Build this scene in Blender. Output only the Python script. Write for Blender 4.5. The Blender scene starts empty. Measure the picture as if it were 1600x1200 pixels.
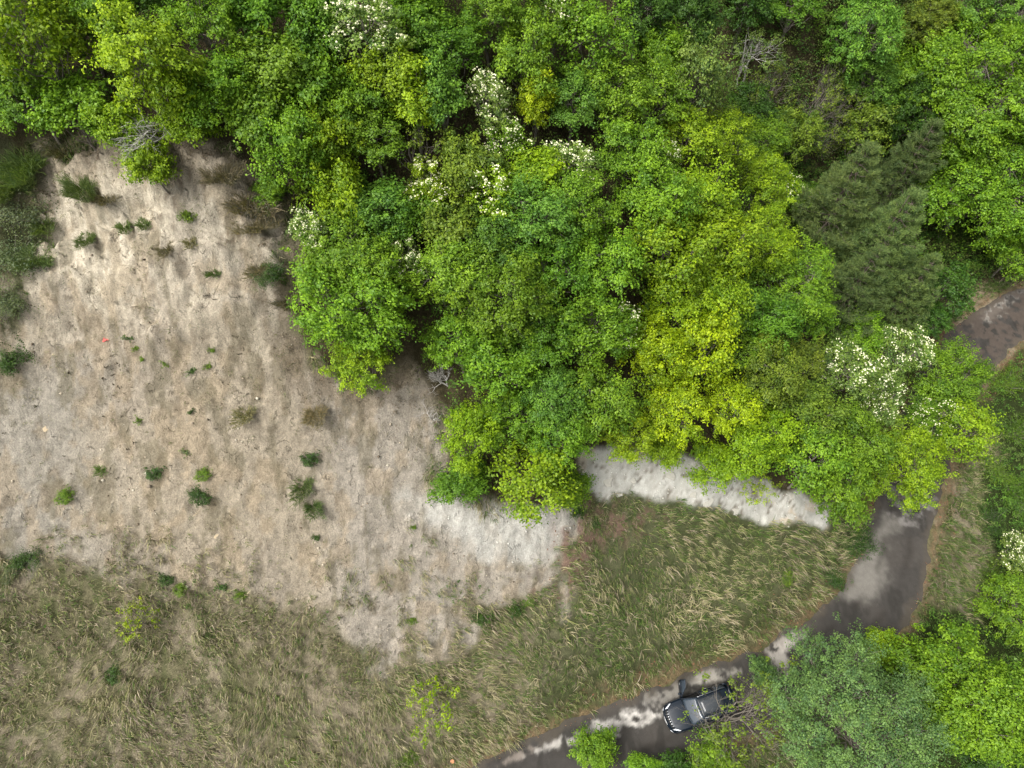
import bpy, bmesh, math
import numpy as np
from mathutils import Vector, Matrix

scene = bpy.context.scene
C = scene.collection
rad = math.radians

# ------------------------------------------------------------------ camera
CAM_H = 48.0
TILT = 30.0
F = 1090.0                      # focal length in photo pixels (1600 wide)
cam_data = bpy.data.cameras.new('camera')
cam_data.sensor_width = 36.0
cam_data.lens = F / 1600.0 * 36.0
cam_data.clip_start = 0.5
cam_data.clip_end = 3000.0
cam = bpy.data.objects.new('camera', cam_data)
cam.location = (0, 0, CAM_H)
cam.rotation_euler = (rad(TILT), 0, 0)
C.objects.link(cam)
scene.camera = cam

# ------------------------------------------------------------------ light
SUN_ELEV, SUN_AZ = 60.0, 242.0     # azimuth measured from +Y towards +X
world = bpy.data.worlds.new('World')
scene.world = world
world.use_nodes = True
nt = world.node_tree
nt.nodes.clear()
sky = nt.nodes.new('ShaderNodeTexSky')
sky.sky_type = 'NISHITA'
sky.sun_disc = False
sky.sun_elevation = rad(SUN_ELEV)
sky.sun_rotation = rad(SUN_AZ)
sky.air_density = 1.0
sky.dust_density = 9.0
sky.ozone_density = 0.6
hs = nt.nodes.new('ShaderNodeHueSaturation')      # high thin cloud: the blue is washed out
hs.inputs['Saturation'].default_value = 0.3
bg = nt.nodes.new('ShaderNodeBackground')
bg.inputs['Strength'].default_value = 0.15
wo = nt.nodes.new('ShaderNodeOutputWorld')
nt.links.new(sky.outputs[0], hs.inputs['Color'])
nt.links.new(hs.outputs[0], bg.inputs[0])
nt.links.new(bg.outputs[0], wo.inputs[0])

sun_data = bpy.data.lights.new('sun', 'SUN')
sun_data.energy = 1.7
sun_data.angle = rad(24)
sun_data.color = (1.0, 0.97, 0.92)
sun = bpy.data.objects.new('sun', sun_data)
e, a = rad(SUN_ELEV), rad(SUN_AZ)
sdir = Vector((math.sin(a) * math.cos(e), math.cos(a) * math.cos(e), math.sin(e)))
sun.rotation_euler = sdir.to_track_quat('Z', 'Y').to_euler()
sun.location = (0, 0, 80)
C.objects.link(sun)

scene.view_settings.view_transform = 'Standard'
scene.view_settings.look = 'None'
scene.view_settings.exposure = 0.86
scene.view_settings.gamma = 1.0
scene.view_settings.use_curve_mapping = False
try:
    scene.cycles.max_bounces = 6
    scene.cycles.diffuse_bounces = 3
    scene.cycles.glossy_bounces = 2
    scene.cycles.transmission_bounces = 4
    scene.cycles.transparent_max_bounces = 4
except Exception:
    pass

# ------------------------------------------------------------------ maths helpers
ST, CT = math.sin(rad(TILT)), math.cos(rad(TILT))


def project(P):
    """world -> photo pixels (used once, to find which ground belongs to which patch)"""
    P = np.asarray(P, float)
    dx, dy, dz = P[..., 0], P[..., 1], P[..., 2] - CAM_H
    fz = dy * ST - dz * CT
    u = dy * CT + dz * ST
    fz = np.where(fz < 5, 5, fz)
    return np.stack([800 + F * dx / fz, 600 - F * u / fz, fz], -1)


def ray(px, py):
    x = px - 800.0
    yd = py - 600.0
    return np.array([x, F * ST - yd * CT, -(F * CT + yd * ST)]) / F   # per unit depth


def on_plane(px, py, h):
    d = ray(px, py)
    t = (h - CAM_H) / d[2]
    return np.array([d[0] * t, d[1] * t, h])


def hash2(ix, iy, s):
    h = (ix.astype(np.int64) * 374761393 + iy.astype(np.int64) * 668265263 + s * 974634777) & 0xFFFFFFFF
    h = ((h ^ (h >> 13)) * 1274126177) & 0xFFFFFFFF
    h = h ^ (h >> 16)
    return (h & 0xFFFFFF) / float(0xFFFFFF)


def vnoise(x, y, s=0):
    ix, iy = np.floor(x), np.floor(y)
    fx, fy = x - ix, y - iy
    fx = fx * fx * (3 - 2 * fx)
    fy = fy * fy * (3 - 2 * fy)
    a = hash2(ix, iy, s); b = hash2(ix + 1, iy, s)
    c = hash2(ix, iy + 1, s); d = hash2(ix + 1, iy + 1, s)
    return (a + (b - a) * fx) * (1 - fy) + (c + (d - c) * fx) * fy


def fbm(x, y, s=0, o=4):
    r = np.zeros_like(x, float); amp = 0.5; tot = 0
    for k in range(o):
        r += amp * vnoise(x, y, s + k * 17); tot += amp
        x = x * 2.03 + 11.3; y = y * 2.03 + 5.7; amp *= 0.5
    return r / tot


def worley_edge(x, y, s=0):
    """distance between the two nearest cell points: small along cracks"""
    ix, iy = np.floor(x), np.floor(y)
    f1 = np.full(x.shape, 9.); f2 = np.full(x.shape, 9.)
    for i in (-1, 0, 1):
        for j in (-1, 0, 1):
            cx = ix + i; cy = iy + j
            d = np.hypot(cx + hash2(cx, cy, s) - x, cy + hash2(cx, cy, s + 5) - y)
            f2 = np.minimum(f2, np.maximum(f1, d)); f1 = np.minimum(f1, d)
    return f2 - f1


def smooth(a, b, x):
    t = np.clip((x - a) / (b - a), 0, 1)
    return t * t * (3 - 2 * t)


def seg_dist(px, py, pts, closed=False):
    d = np.full(px.shape, 1e9)
    n = len(pts)
    for i in range(n if closed else n - 1):
        ax, ay = pts[i]; bx, by = pts[(i + 1) % n]
        vx, vy = bx - ax, by - ay
        t = np.clip(((px - ax) * vx + (py - ay) * vy) / (vx * vx + vy * vy + 1e-9), 0, 1)
        d = np.minimum(d, np.hypot(px - ax - t * vx, py - ay - t * vy))
    return d


def inside(px, py, pts):
    r = np.zeros(px.shape, bool)
    n = len(pts)
    for i in range(n):
        x1, y1 = pts[i]; x2, y2 = pts[(i + 1) % n]
        if y1 == y2:
            continue
        c = ((y1 > py) != (y2 > py)) & (px < (x2 - x1) * (py - y1) / (y2 - y1) + x1)
        r ^= c
    return r


def sdist(px, py, pts):
    d = seg_dist(px, py, pts, True)
    return np.where(inside(px, py, pts), d, -d)


def lin(r, g, b, k=1.0):
    def f(c):
        c = c / 255.0
        return c / 12.92 if c <= 0.04045 else ((c + 0.055) / 1.055) ** 2.4
    return np.array([f(r), f(g), f(b)]) * k


# ------------------------------------------------------------------ road line and terrain heights
ROAD_PX = [(560, 1380), (700, 1290), (850, 1215), (950, 1172), (1022, 1140), (1095, 1108), (1180, 1080), (1262, 1035),
           (1330, 985), (1376, 925), (1397, 870), (1410, 810), (1428, 740), (1455, 660), (1493, 585),
           (1545, 520), (1620, 480), (1720, 460), (1900, 430)]
ctrl = [on_plane(x, y, 0)[:2] for x, y in ROAD_PX]


def catmull(P, n=10):
    P = [np.array(p, float) for p in P]
    out = []
    for i in range(len(P) - 1):
        p0 = P[max(i - 1, 0)]; p1 = P[i]; p2 = P[i + 1]; p3 = P[min(i + 2, len(P) - 1)]
        for k in range(n):
            t = k / n
            out.append(0.5 * ((2 * p1) + (-p0 + p2) * t + (2 * p0 - 5 * p1 + 4 * p2 - p3) * t * t
                              + (-p0 + 3 * p1 - 3 * p2 + p3) * t ** 3))
    out.append(P[-1])
    return np.array(out)


ROAD = catmull(ctrl, 8)
ROAD_HALF = 2.15

HPX = [
    (-250, 1200, 8), (0, 1200, 6), (300, 1200, 4.2), (550, 1200, 2.2), (720, 1180, 1.2),
    (-250, 1000, 11), (0, 1000, 9.5), (300, 1000, 7.8), (600, 1000, 6), (800, 1000, 4.2), (1000, 1000, 2.3), (1180, 960, 1.3),
    (-250, 800, 15), (0, 800, 13), (300, 800, 12.2), (600, 800, 11), (800, 820, 9.2), (960, 860, 6.2), (1150, 880, 3.2), (1290, 870, 1.2),
    (-250, 600, 19), (0, 600, 17.2), (300, 600, 17.2), (600, 600, 16), (850, 760, 10.6),
    (930, 730, 10), (1080, 750, 8), (1250, 795, 4.2), (1000, 790, 7.7), (1200, 825, 3.8),
    (-250, 400, 23), (0, 400, 21.5), (300, 400, 22.2), (600, 400, 20.5), (900, 500, 17), (1150, 600, 10.5), (1330, 700, 3.8),
    (-250, 200, 27), (0, 200, 25.5), (300, 200, 26.5), (600, 200, 25), (900, 250, 21), (1120, 330, 14.5),
    (-300, 0, 29), (0, 0, 28.5), (300, 0, 29), (600, 0, 28), (900, 0, 24), (1100, 80, 14),
    (1230, 250, 8), (1250, 400, 5), (1300, 550, 3.0), (1280, 80, 14), (1300, 0, 18),
    (1450, 300, 3), (1420, 440, 0.6), (1560, 250, 4), (1600, 0, 16), (1450, 100, 9), (1650, 350, 1),
    (1380, 600, 1.2), (1420, 560, 0.8),
    (1540, 700, -0.6), (1500, 850, -0.5), (1600, 800, -2.5), (1600, 600, -1.0), (1480, 960, -0.8), (1600, 1000, -3.5),
    (1750, 700, -4), (1750, 1000, -5),
    (1400, 1080, -2.0), (1550, 1180, -4), (1250, 1160, -1.6), (1100, 1220, -0.9), (950, 1280, -0.7), (1300, 1300, -3.5), (1600, 1350, -6),
]
cp = [on_plane(x, y, h) for x, y, h in HPX]
for i in range(0, len(ROAD), 5):
    cp.append(np.array([ROAD[i][0], ROAD[i][1], 0.0]))
for x, y, h in [(-70, -25, 4), (-70, 20, 24), (-70, 60, 36), (-30, 70, 38), (0, 75, 34), (30, 80, 30), (60, 80, 24), (80, 50, 8),
                (80, 0, -10), (60, -30, -12), (0, -40, -6), (-40, -40, -2), (30, 56, 19), (15, 50, 23), (-20, 50, 33), (-50, 40, 32),
                (10, 40, 21.5)]:
    cp.append(np.array([x, y, h], float))
cp = np.array(cp)


def tps_fit(P, lam=1.5):
    n = len(P)
    d = np.hypot(P[:, None, 0] - P[None, :, 0], P[:, None, 1] - P[None, :, 1]) + 1e-9
    K = d * d * np.log(d) + lam * np.eye(n)
    Q = np.c_[np.ones(n), P[:, :2]]
    A = np.zeros((n + 3, n + 3)); A[:n, :n] = K; A[:n, n:] = Q; A[n:, :n] = Q.T
    return np.linalg.solve(A, np.r_[P[:, 2], 0, 0, 0])


W = tps_fit(cp, 4.0)


def base_h(x, y):
    sh = x.shape
    x = x.ravel(); y = y.ravel()
    out = np.zeros(len(x))
    for s in range(0, len(x), 40000):
        xx, yy = x[s:s + 40000], y[s:s + 40000]
        d2 = (xx[:, None] - cp[None, :, 0]) ** 2 + (yy[:, None] - cp[None, :, 1]) ** 2 + 1e-12
        out[s:s + 40000] = (0.5 * d2 * np.log(d2)) @ W[:len(cp)] + W[-3] + W[-2] * xx + W[-1] * yy
    return out.reshape(sh)


def axis(lo, hi, step, far):
    mid = np.arange(lo, hi + step, step)
    ext = []; s = step; v = 0
    while v < far:
        s *= 1.22; v += s; ext.append(v)
    ext = np.array(ext)
    return np.r_[(lo - ext)[::-1], mid, mid[-1] + ext]


GX = axis(-34, 48, 0.165, 900)
GY = axis(-6, 56, 0.165, 900)
X, Y = np.meshgrid(GX, GY)
# heights are interpolated coarsely (0.6 m is enough) then refined
HX = axis(-34, 48, 0.6, 900); HY = axis(-6, 56, 0.6, 900)
XX, YY = np.meshgrid(np.clip(HX, -75, 85), np.clip(HY, -42, 82))
HB = base_h(XX, YY)


def bilin(grid, gx, gy, x, y):
    fx = np.interp(x, gx, np.arange(len(gx))); fy = np.interp(y, gy, np.arange(len(gy)))
    ix = np.clip(fx.astype(int), 0, len(gx) - 2); iy = np.clip(fy.astype(int), 0, len(gy) - 2)
    fx = fx - ix; fy = fy - iy
    return ((grid[iy, ix] * (1 - fx) + grid[iy, ix + 1] * fx) * (1 - fy)
            + (grid[iy + 1, ix] * (1 - fx) + grid[iy + 1, ix + 1] * fx) * fy)


Z0 = bilin(HB, HX, HY, X, Y)
RD = seg_dist(X, Y, [tuple(p) for p in ROAD[::2]] + [tuple(ROAD[-1])])
PX = project(np.stack([X, Y, Z0], -1))
U, V = PX[..., 0], PX[..., 1]
far_mask = (np.abs(U - 800) < 1500) & (np.abs(V - 600) < 1300) & (Y > -25)

# ---- regions of the ground (outlines in photo pixels, looked up once for each ground point)
BARE = [(-300, 520), (-50, 530), (20, 440), (45, 330), (70, 255), (130, 222), (250, 228), (330, 212), (405, 285), (455, 330),
        (482, 400), (458, 470), (472, 545), (540, 600), (640, 540), (700, 620), (700, 770), (850, 800), (918, 795), (880, 860),
        (872, 940), (800, 935), (735, 960), (720, 1010), (600, 1060), (520, 970), (430, 930), (330, 915), (230, 900),
        (140, 885), (50, 870), (-50, 900), (-300, 930)]
ROCK = [(905, 700), (1000, 700), (1080, 715), (1180, 745), (1300, 790), (1292, 826), (1200, 816), (1120, 800), (1040, 780),
        (985, 772), (950, 785), (925, 768), (905, 740)]
WHITE = [(640, 775), (740, 785), (850, 806), (900, 800), (878, 850), (866, 890), (800, 880), (730, 860), (680, 830)]
PINK = [(880, 800), (905, 745), (960, 780), (1030, 780), (1060, 800), (1000, 830), (930, 860), (880, 950), (810, 930), (850, 880)]
FOREST = [(-400, -500), (-400, 200), (-60, 320), (40, 250), (60, 212), (150, 212), (340, 205), (410, 285), (460, 330), (484, 400),
          (460, 470), (475, 545), (545, 605), (640, 560), (700, 640), (700, 765), (850, 795), (905, 705), (1080, 720), (1230, 770),
          (1310, 812), (1380, 795), (1400, 770), (1470, 600), (1480, 520), (1505, 450), (1600, 430), (2100, 350), (2100, -500)]
GREENR = [(1530, 570), (1600, 520), (2300, 450), (2300, 1500), (1290, 1500), (1260, 1120), (1340, 1060), (1440, 965),
          (1520, 960), (1545, 880), (1525, 800), (1550, 720), (1530, 640)]
LEFTSH = [(-400, 150), (60, 215), (60, 300), (70, 380), (45, 440), (20, 500), (-40, 560), (-400, 600)]
ROADEDGE = None


def mask(poly, soft=8.0, amp=18.0, fr=0.9, seed=1):
    n = (fbm(X * fr, Y * fr, seed, 4) - 0.5) * 2 * amp
    return smooth(-soft, soft, sdist(U, V, poly) + n)


m_bare = mask(BARE, 22, 60, 0.9, 3)
m_rock = mask(ROCK, 6, 13, .8, 5)
m_white = mask(WHITE, 22, 30, 0.8, 7)
m_pink = mask(PINK, 14, 30, 0.8, 9)
m_forest = mask(FOREST, 8, 14, 0.6, 11)
m_green = mask(GREENR, 12, 30, 0.5, 13)
m_left = mask(LEFTSH, 14, 20, 0.7, 15)
m_road = 1 - smooth(ROAD_HALF + 0.1, ROAD_HALF + 0.5, RD)

# ---- relief
flat = 1 - smooth(ROAD_HALF + 0.3, ROAD_HALF + 2.4, RD)
Z = Z0 * (1 - flat) - 0.04 * flat
barez = m_bare * (1 - m_forest) * (1 - flat)
rill_x = X * 0.9 + (fbm(X * 0.3, Y * 0.3, 21, 4) - 0.5) * 6 + (fbm(X * 1.5, Y * 1.5, 22, 3) - .5) * .5
rid = 1 - np.abs(2 * fbm(rill_x, Y * 0.16, 31, 3) - 1)
rid2 = 1 - np.abs(2 * fbm(rill_x * 2.7, Y * 0.5, 41, 3) - 1)
upper = smooth(640, 330, V)
rmod = smooth(.35, .6, fbm(X * .35, Y * .3, 33, 3))
Z = Z + barez * ((rid ** 3 - 0.45) * (0.05 + 0.26 * upper) * (.3 + .8 * rmod) + (rid2 ** 2 - 0.5) * (0.05 + 0.16 * upper) * (.2 + rmod))
led = fbm(X * .45 + (fbm(X * 1.3, Y * 1.3, 36, 3) - .5) * .8, Y * .6 + (fbm(X * 1.3, Y * 1.3, 37, 3) - .5) * .8, 35, 4) * 11
ledf = led - np.floor(led)
ledz = (np.floor(led) + smooth(.78, .98, ledf)) / 11
Z = Z + barez * (ledz - .5) * (.6 + 1.7 * upper)
scar = smooth(.74, .84, ledf) * smooth(1.0, .93, ledf) * smooth(.42, .55, fbm(X * .6, Y * .6, 38, 3))
Z = Z + barez * (fbm(X * 1.6, Y * 1.4, 51, 5) - 0.5) * (0.4 + 0.35 * upper)
rid3 = 1 - np.abs(2 * fbm(rill_x * 5.5, Y * 1.6, 55, 3) - 1)
Z = Z + barez * (rid3 ** 2 - .5) * (.10 + .16 * upper)
Z = Z + barez * (np.abs(fbm(X * 2.6, Y * 2.4, 57, 3) - .5) - .1) * (.45 + .5 * upper)
# a step across the face where the pale upper cut ends
stepn = (fbm(X * 0.5, Y * 0.2, 61, 4) - 0.5) * 120
stepm = smooth(535, 495, V + stepn) * smooth(40, 110, U) * smooth(480, 420, U)
Z = Z + barez * stepm * 0.45
lump = (fbm(X * 0.7, Y * 0.7, 71, 4) - 0.5)
Z = Z + (1 - barez) * (1 - flat) * lump * 0.55 * (1 - m_rock * 0.6)
# rock outcrop: broken slabs
wx_ = X + (fbm(X * 1.1, Y * 1.1, 81, 4) - .5) * 1.6; wy_ = Y + (fbm(X * 1.1, Y * 1.1, 85, 4) - .5) * 1.6
ce = worley_edge(wx_ * .55, wy_ * .8, 3)
crk = smooth(.075, .0, ce) * smooth(.36, .5, fbm(X * .6, Y * .6, 87, 3))
crk2 = smooth(.09, .0, worley_edge(wx_ * 1.5, wy_ * 1.9, 9)) * smooth(.46, .58, fbm(X * .8, Y * .8, 88, 3))
Z = Z + m_rock * (1 - flat) * ((fbm(X * .5, Y * .6, 89, 3) - .5) * .6 + .08 - crk * .12 - crk2 * .04)

# ---- ground colours (albedo of each kind of ground)
K = 0.74


def tone(c, k=K):
    return lin(*c, k) * np.array([.975, 1.0, .985])


def mixc(col, c, m):
    return col + (np.asarray(c) - col) * m[..., None]


n1 = fbm(X * 0.55, Y * 0.55, 101, 5)
n2 = fbm(X * 2.2, Y * 1.1, 111, 4)
n3 = fbm(X * 6, Y * 5, 121, 3)
col = np.zeros(X.shape + (3,)) + tone((118, 112, 86))
col = mixc(col, tone((150, 138, 118)), smooth(0.48, 0.6, n1) * 0.8)         # pale soil between the tussocks
col = mixc(col, tone((88, 94, 58)), smooth(0.52, 0.62, n2) * 0.6)
bankd = smooth(780, 900, U) * smooth(1500, 1300, U)
col = mixc(col, tone((74, 82, 50)), bankd * 0.8)
# bare face
b = np.zeros_like(col) + tone((174, 161, 142))
b = mixc(b, tone((226, 213, 192)), smooth(560, 430, V + (n1 - 0.5) * 160) * 0.8)            # pale upper cut
b = mixc(b, tone((150, 140, 128)), smooth(0.5, 0.62, fbm(X * 0.3, Y * 0.22, 131, 4)) * 0.4)
b = mixc(b, tone((172, 162, 149)), smooth(470, 560, U + (n1 - 0.5) * 60) * smooth(560, 650, V))  # greyer right part
b = mixc(b, tone((164, 157, 146)), smooth(230, 60, U + (n1 - .5) * 120) * smooth(480, 640, V) * 0.8)
b = mixc(b, tone((140, 124, 104)), smooth(0.72, 0.92, 1 - rid2) * smooth(0.4, 0.55, n2) * 0.35)
b = mixc(b, tone((104, 90, 74)), smooth(0.9, 0.98, 1 - rid3) * 0.5)
b = mixc(b, tone((202, 190, 170)), smooth(0.56, 0.66, fbm(X * 1.1, Y * 0.5, 141, 5)) * 0.5 * upper)
b = mixc(b, tone((168, 148, 120)), smooth(0.56, 0.60, fbm(X * 1.3, Y * 0.9, 151, 6)) * 0.4)
b = mixc(b, tone((112, 104, 82)), smooth(0.60, 0.64, fbm(X * 1.6, Y * 0.8, 161, 6)) * 0.5)   # dry weeds film
topd = smooth(330, 250, V + (n2 - .5) * 80)
b = mixc(b, tone((140, 122, 100)), topd * 0.5)
b = mixc(b, tone((112, 96, 78)), scar * (.25 + .4 * upper))
eds = smooth(120, 0, sdist(U, V, BARE)) * smooth(330, 420, U) * smooth(700, 600, V)
b = mixc(b, tone((124, 110, 92)), eds * 0.7 * smooth(0.38, 0.55, n2))
col = mixc(col, b, m_bare)
col = mixc(col, tone((232, 228, 220), .56), m_white * smooth(0.35, 0.52, n2) * 0.85)
col = mixc(col, tone((204, 199, 190), .62), m_white * 0.7)
col = mixc(col, tone((140, 112, 100)), m_pink * smooth(0.4, 0.55, n2) * 0.8)
col = mixc(col, tone((70, 64, 44)), m_forest * (1 - m_rock))
col = mixc(col, tone((92, 82, 62)), m_forest * (1 - m_rock) * smooth(0.5, 0.6, n2) * 0.8)
# rock colours
r = np.zeros_like(col) + tone((226, 222, 213), .49)
r = mixc(r, tone((196, 176, 152)), smooth(0.56, 0.66, fbm(X * 0.8, Y * 0.8, 171, 4)) * 0.7)
r = mixc(r, tone((206, 199, 188), .47), smooth(0.45, 0.7, n2) * 0.5)
r = mixc(r, tone((234, 230, 222), .52), smooth(0.5, 0.7, n3) * 0.5)
r = mixc(r, tone((112, 102, 90)), np.clip(crk * .9 + crk2 * .7, 0, 1))
col = mixc(col, r, m_rock)
col = mixc(col, tone((58, 68, 34)), m_green * (1 - m_road))
col = mixc(col, tone((82, 84, 58)), m_left * smooth(0.38, 0.5, n2))
# litter along the road
lit = smooth(ROAD_HALF + 1.7, ROAD_HALF + 0.3, RD + (n2 - .5) * 2.6) * smooth(ROAD_HALF - .3, ROAD_HALF, RD)
col = mixc(col, tone((124, 100, 78)), lit * (0.2 + 0.5 * smooth(0.4, 0.6, n3)))
col = mixc(col, tone((60, 70, 36)), smooth(1200, 2500, np.abs(U - 800)) * 0 + (~far_mask) * 1.0)
col *= (0.86 + 0.28 * n3)[..., None]
col = np.clip(col, 0.005, 0.9)


def mesh_from(name, verts, quads=None, tris=None, mats=(), colors=None, cname='Col', smooth_shade=False, floats=None):
    me = bpy.data.meshes.new(name)
    verts = np.asarray(verts, np.float32)
    loops = []; starts = []; tot = 0
    if quads is not None and len(quads):
        quads = np.asarray(quads, np.int32)
        loops.append(quads.ravel()); starts.append(np.arange(len(quads), dtype=np.int32) * 4); tot = len(quads) * 4
    if tris is not None and len(tris):
        tris = np.asarray(tris, np.int32)
        loops.append(tris.ravel()); starts.append(tot + np.arange(len(tris), dtype=np.int32) * 3)
    loops = np.concatenate(loops); starts = np.concatenate(starts)
    me.vertices.add(len(verts)); me.vertices.foreach_set('co', verts.ravel())
    me.loops.add(len(loops)); me.loops.foreach_set('vertex_index', loops)
    me.polygons.add(len(starts)); me.polygons.foreach_set('loop_start', starts)
    if smooth_shade:
        me.polygons.foreach_set('use_smooth', np.ones(len(starts), bool))
    if colors is not None:
        at = me.attributes.new(cname, 'FLOAT_COLOR', 'POINT')
        cc = np.ones((len(verts), 4), np.float32); cc[:, :3] = colors
        at.data.foreach_set('color', cc.ravel())
    for k, v in (floats or {}).items():
        at = me.attributes.new(k, 'FLOAT', 'POINT')
        at.data.foreach_set('value', np.asarray(v, np.float32))
    me.update(calc_edges=True)
    for m in mats:
        me.materials.append(m)
    return me


def link(name, me, parent=None, loc=None, kind=None, label=None, cat=None, group=None):
    o = bpy.data.objects.new(name, me)
    C.objects.link(o)
    if parent is not None:
        o.parent = parent
    if loc is not None:
        o.location = loc
    if kind: o['kind'] = kind
    if label: o['label'] = label
    if cat: o['category'] = cat
    if group: o['group'] = group
    return o


# ------------------------------------------------------------------ materials
def new_mat(name):
    m = bpy.data.materials.new(name); m.use_nodes = True
    m.node_tree.nodes.clear()
    return m, m.node_tree.nodes, m.node_tree.links


def simple(name, color, rough=0.6, metal=0.0, coat=0.0, spec=0.5, trans=0.0, noise=0.12, nscale=8.0):
    m, N, L = new_mat(name)
    out = N.new('ShaderNodeOutputMaterial'); p = N.new('ShaderNodeBsdfPrincipled')
    tc = N.new('ShaderNodeTexCoord'); ns = N.new('ShaderNodeTexNoise'); ns.inputs['Scale'].default_value = nscale
    ns.inputs['Detail'].default_value = 4
    L.new(tc.outputs['Object'], ns.inputs['Vector'])
    mx = N.new('ShaderNodeMix'); mx.data_type = 'RGBA'
    mx.inputs['A'].default_value = (*[c * (1 - noise) for c in color], 1)
    mx.inputs['B'].default_value = (*[min(1, c * (1 + noise)) for c in color], 1)
    L.new(ns.outputs[0], mx.inputs['Factor'])
    L.new(mx.outputs['Result'], p.inputs['Base Color'])
    p.inputs['Roughness'].default_value = rough; p.inputs['Metallic'].default_value = metal
    p.inputs['Coat Weight'].default_value = coat; p.inputs['Specular IOR Level'].default_value = spec
    p.inputs['Transmission Weight'].default_value = trans
    L.new(p.outputs[0], out.inputs[0])
    return m


def ground_material():
    m, N, L = new_mat('eroded_earth')
    out = N.new('ShaderNodeOutputMaterial'); p = N.new('ShaderNodeBsdfPrincipled')
    p.inputs['Roughness'].default_value = 0.95; p.inputs['Specular IOR Level'].default_value = 0.1
    at = N.new('ShaderNodeAttribute'); at.attribute_name = 'Col'
    ba = N.new('ShaderNodeAttribute'); ba.attribute_name = 'bare'
    tc = N.new('ShaderNodeTexCoord')
    mp = N.new('ShaderNodeMapping'); mp.inputs['Scale'].default_value = (1, 0.6, 0.6)
    L.new(tc.outputs['Object'], mp.inputs['Vector'])

    def noise(scale, detail, vec, rough=0.6, dist=0.0):
        n = N.new('ShaderNodeTexNoise'); n.inputs['Scale'].default_value = scale; n.inputs['Detail'].default_value = detail
        n.inputs['Roughness'].default_value = rough; n.inputs['Distortion'].default_value = dist
        L.new(vec, n.inputs['Vector']); return n.outputs[0]

    def ramp(v, a, b, lo=0.0, hi=1.0):
        r = N.new('ShaderNodeMapRange'); r.inputs['From Min'].default_value = a; r.inputs['From Max'].default_value = b
        r.inputs['To Min'].default_value = lo; r.inputs['To Max'].default_value = hi
        L.new(v, r.inputs['Value']); return r.outputs[0]

    def math_(op, a, b):
        q = N.new('ShaderNodeMath'); q.operation = op
        for i, v in enumerate((a, b)):
            if isinstance(v, (int, float)): q.inputs[i].default_value = v
            else: L.new(v, q.inputs[i])
        return q.outputs[0]

    streak = noise(6.0, 8, mp.outputs[0], 0.78, 0.0)
    grain = noise(13.0, 8, tc.outputs['Object'], 0.75)
    patch = noise(1.7, 5, tc.outputs['Object'], 0.6)
    # crack lines
    vo = N.new('ShaderNodeTexVoronoi'); vo.feature = 'DISTANCE_TO_EDGE'; vo.inputs['Scale'].default_value = 1.25
    wv = N.new('ShaderNodeVectorMath'); wv.operation = 'ADD'
    dn = N.new('ShaderNodeTexNoise'); dn.inputs['Scale'].default_value = 1.8; dn.inputs['Detail'].default_value = 6
    L.new(mp.outputs[0], dn.inputs['Vector'])
    L.new(mp.outputs[0], wv.inputs[0]); L.new(dn.outputs[1], wv.inputs[1])
    L.new(wv.outputs[0], vo.inputs['Vector'])
    crack = ramp(vo.outputs['Distance'], 0.0, 0.022, 1.0, 0.0)
    crack = math_('MULTIPLY', crack, ramp(patch, 0.52, 0.62))
    crack = math_('MULTIPLY', crack, ba.outputs['Fac'])
    f = math_('MULTIPLY', ramp(streak, 0.3, 0.7, 0.84, 1.14), ramp(grain, 0.32, 0.68, 0.68, 1.28))
    plate = ramp(noise(2.6, 12, tc.outputs['Object'], 0.8, 0.0), 0.44, 0.58, 0.86, 1.12)
    f = math_('MULTIPLY', f, plate)
    vs = N.new('ShaderNodeTexVoronoi'); vs.inputs['Scale'].default_value = 7.0
    L.new(tc.outputs['Object'], vs.inputs['Vector'])
    speck = math_('MULTIPLY', ramp(vs.outputs['Distance'], 0.10, 0.2, 1, 0), ramp(noise(1.1, 6, tc.outputs['Object'], .7), 0.47, 0.52))
    f = math_('MULTIPLY', f, math_('SUBTRACT', 1.0, math_('MULTIPLY', speck, 0.45)))
    mp2 = N.new('ShaderNodeMapping'); mp2.inputs['Scale'].default_value = (1, 0.22, 0.22)
    L.new(tc.outputs['Object'], mp2.inputs['Vector'])
    vein = noise(3.6, 7, mp2.outputs[0], 0.7, 0.8)
    vein = ramp(math_('ABSOLUTE', math_('SUBTRACT', vein, 0.5), 0.0), 0.0, 0.02, 1.0, 0.0)
    vein = math_('MULTIPLY', math_('MULTIPLY', vein, ba.outputs['Fac']), ramp(patch, 0.42, 0.55))
    f = math_('MULTIPLY', f, math_('SUBTRACT', 1.0, math_('MULTIPLY', vein, 0.3)))
    STONE_AT = N.new('ShaderNodeAttribute'); STONE_AT.attribute_name = 'stone'
    f = math_('MULTIPLY', f, ramp(patch, 0.3, 0.7, 0.9, 1.08))
    f = math_('MULTIPLY', f, math_('SUBTRACT', 1.0, math_('MULTIPLY', crack, 0.25)))
    # scattered dark crumbs
    v2 = N.new('ShaderNodeTexVoronoi'); v2.inputs['Scale'].default_value = 4.5
    L.new(tc.outputs['Object'], v2.inputs['Vector'])
    crumb = math_('MULTIPLY', ramp(v2.outputs['Distance'], 0.08, 0.16, 1, 0), ramp(patch, 0.5, 0.56))
    f = math_('MULTIPLY', f, math_('SUBTRACT', 1.0, math_('MULTIPLY', crumb, 0.4)))
    calm = math_('MULTIPLY', STONE_AT.outputs['Fac'], .7)
    f = math_('ADD', math_('MULTIPLY', f, math_('SUBTRACT', 1.0, calm)), calm)
    vm = N.new('ShaderNodeVectorMath'); vm.operation = 'SCALE'
    L.new(at.outputs['Color'], vm.inputs[0]); L.new(f, vm.inputs['Scale'])
    L.new(vm.outputs[0], p.inputs['Base Color'])
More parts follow.
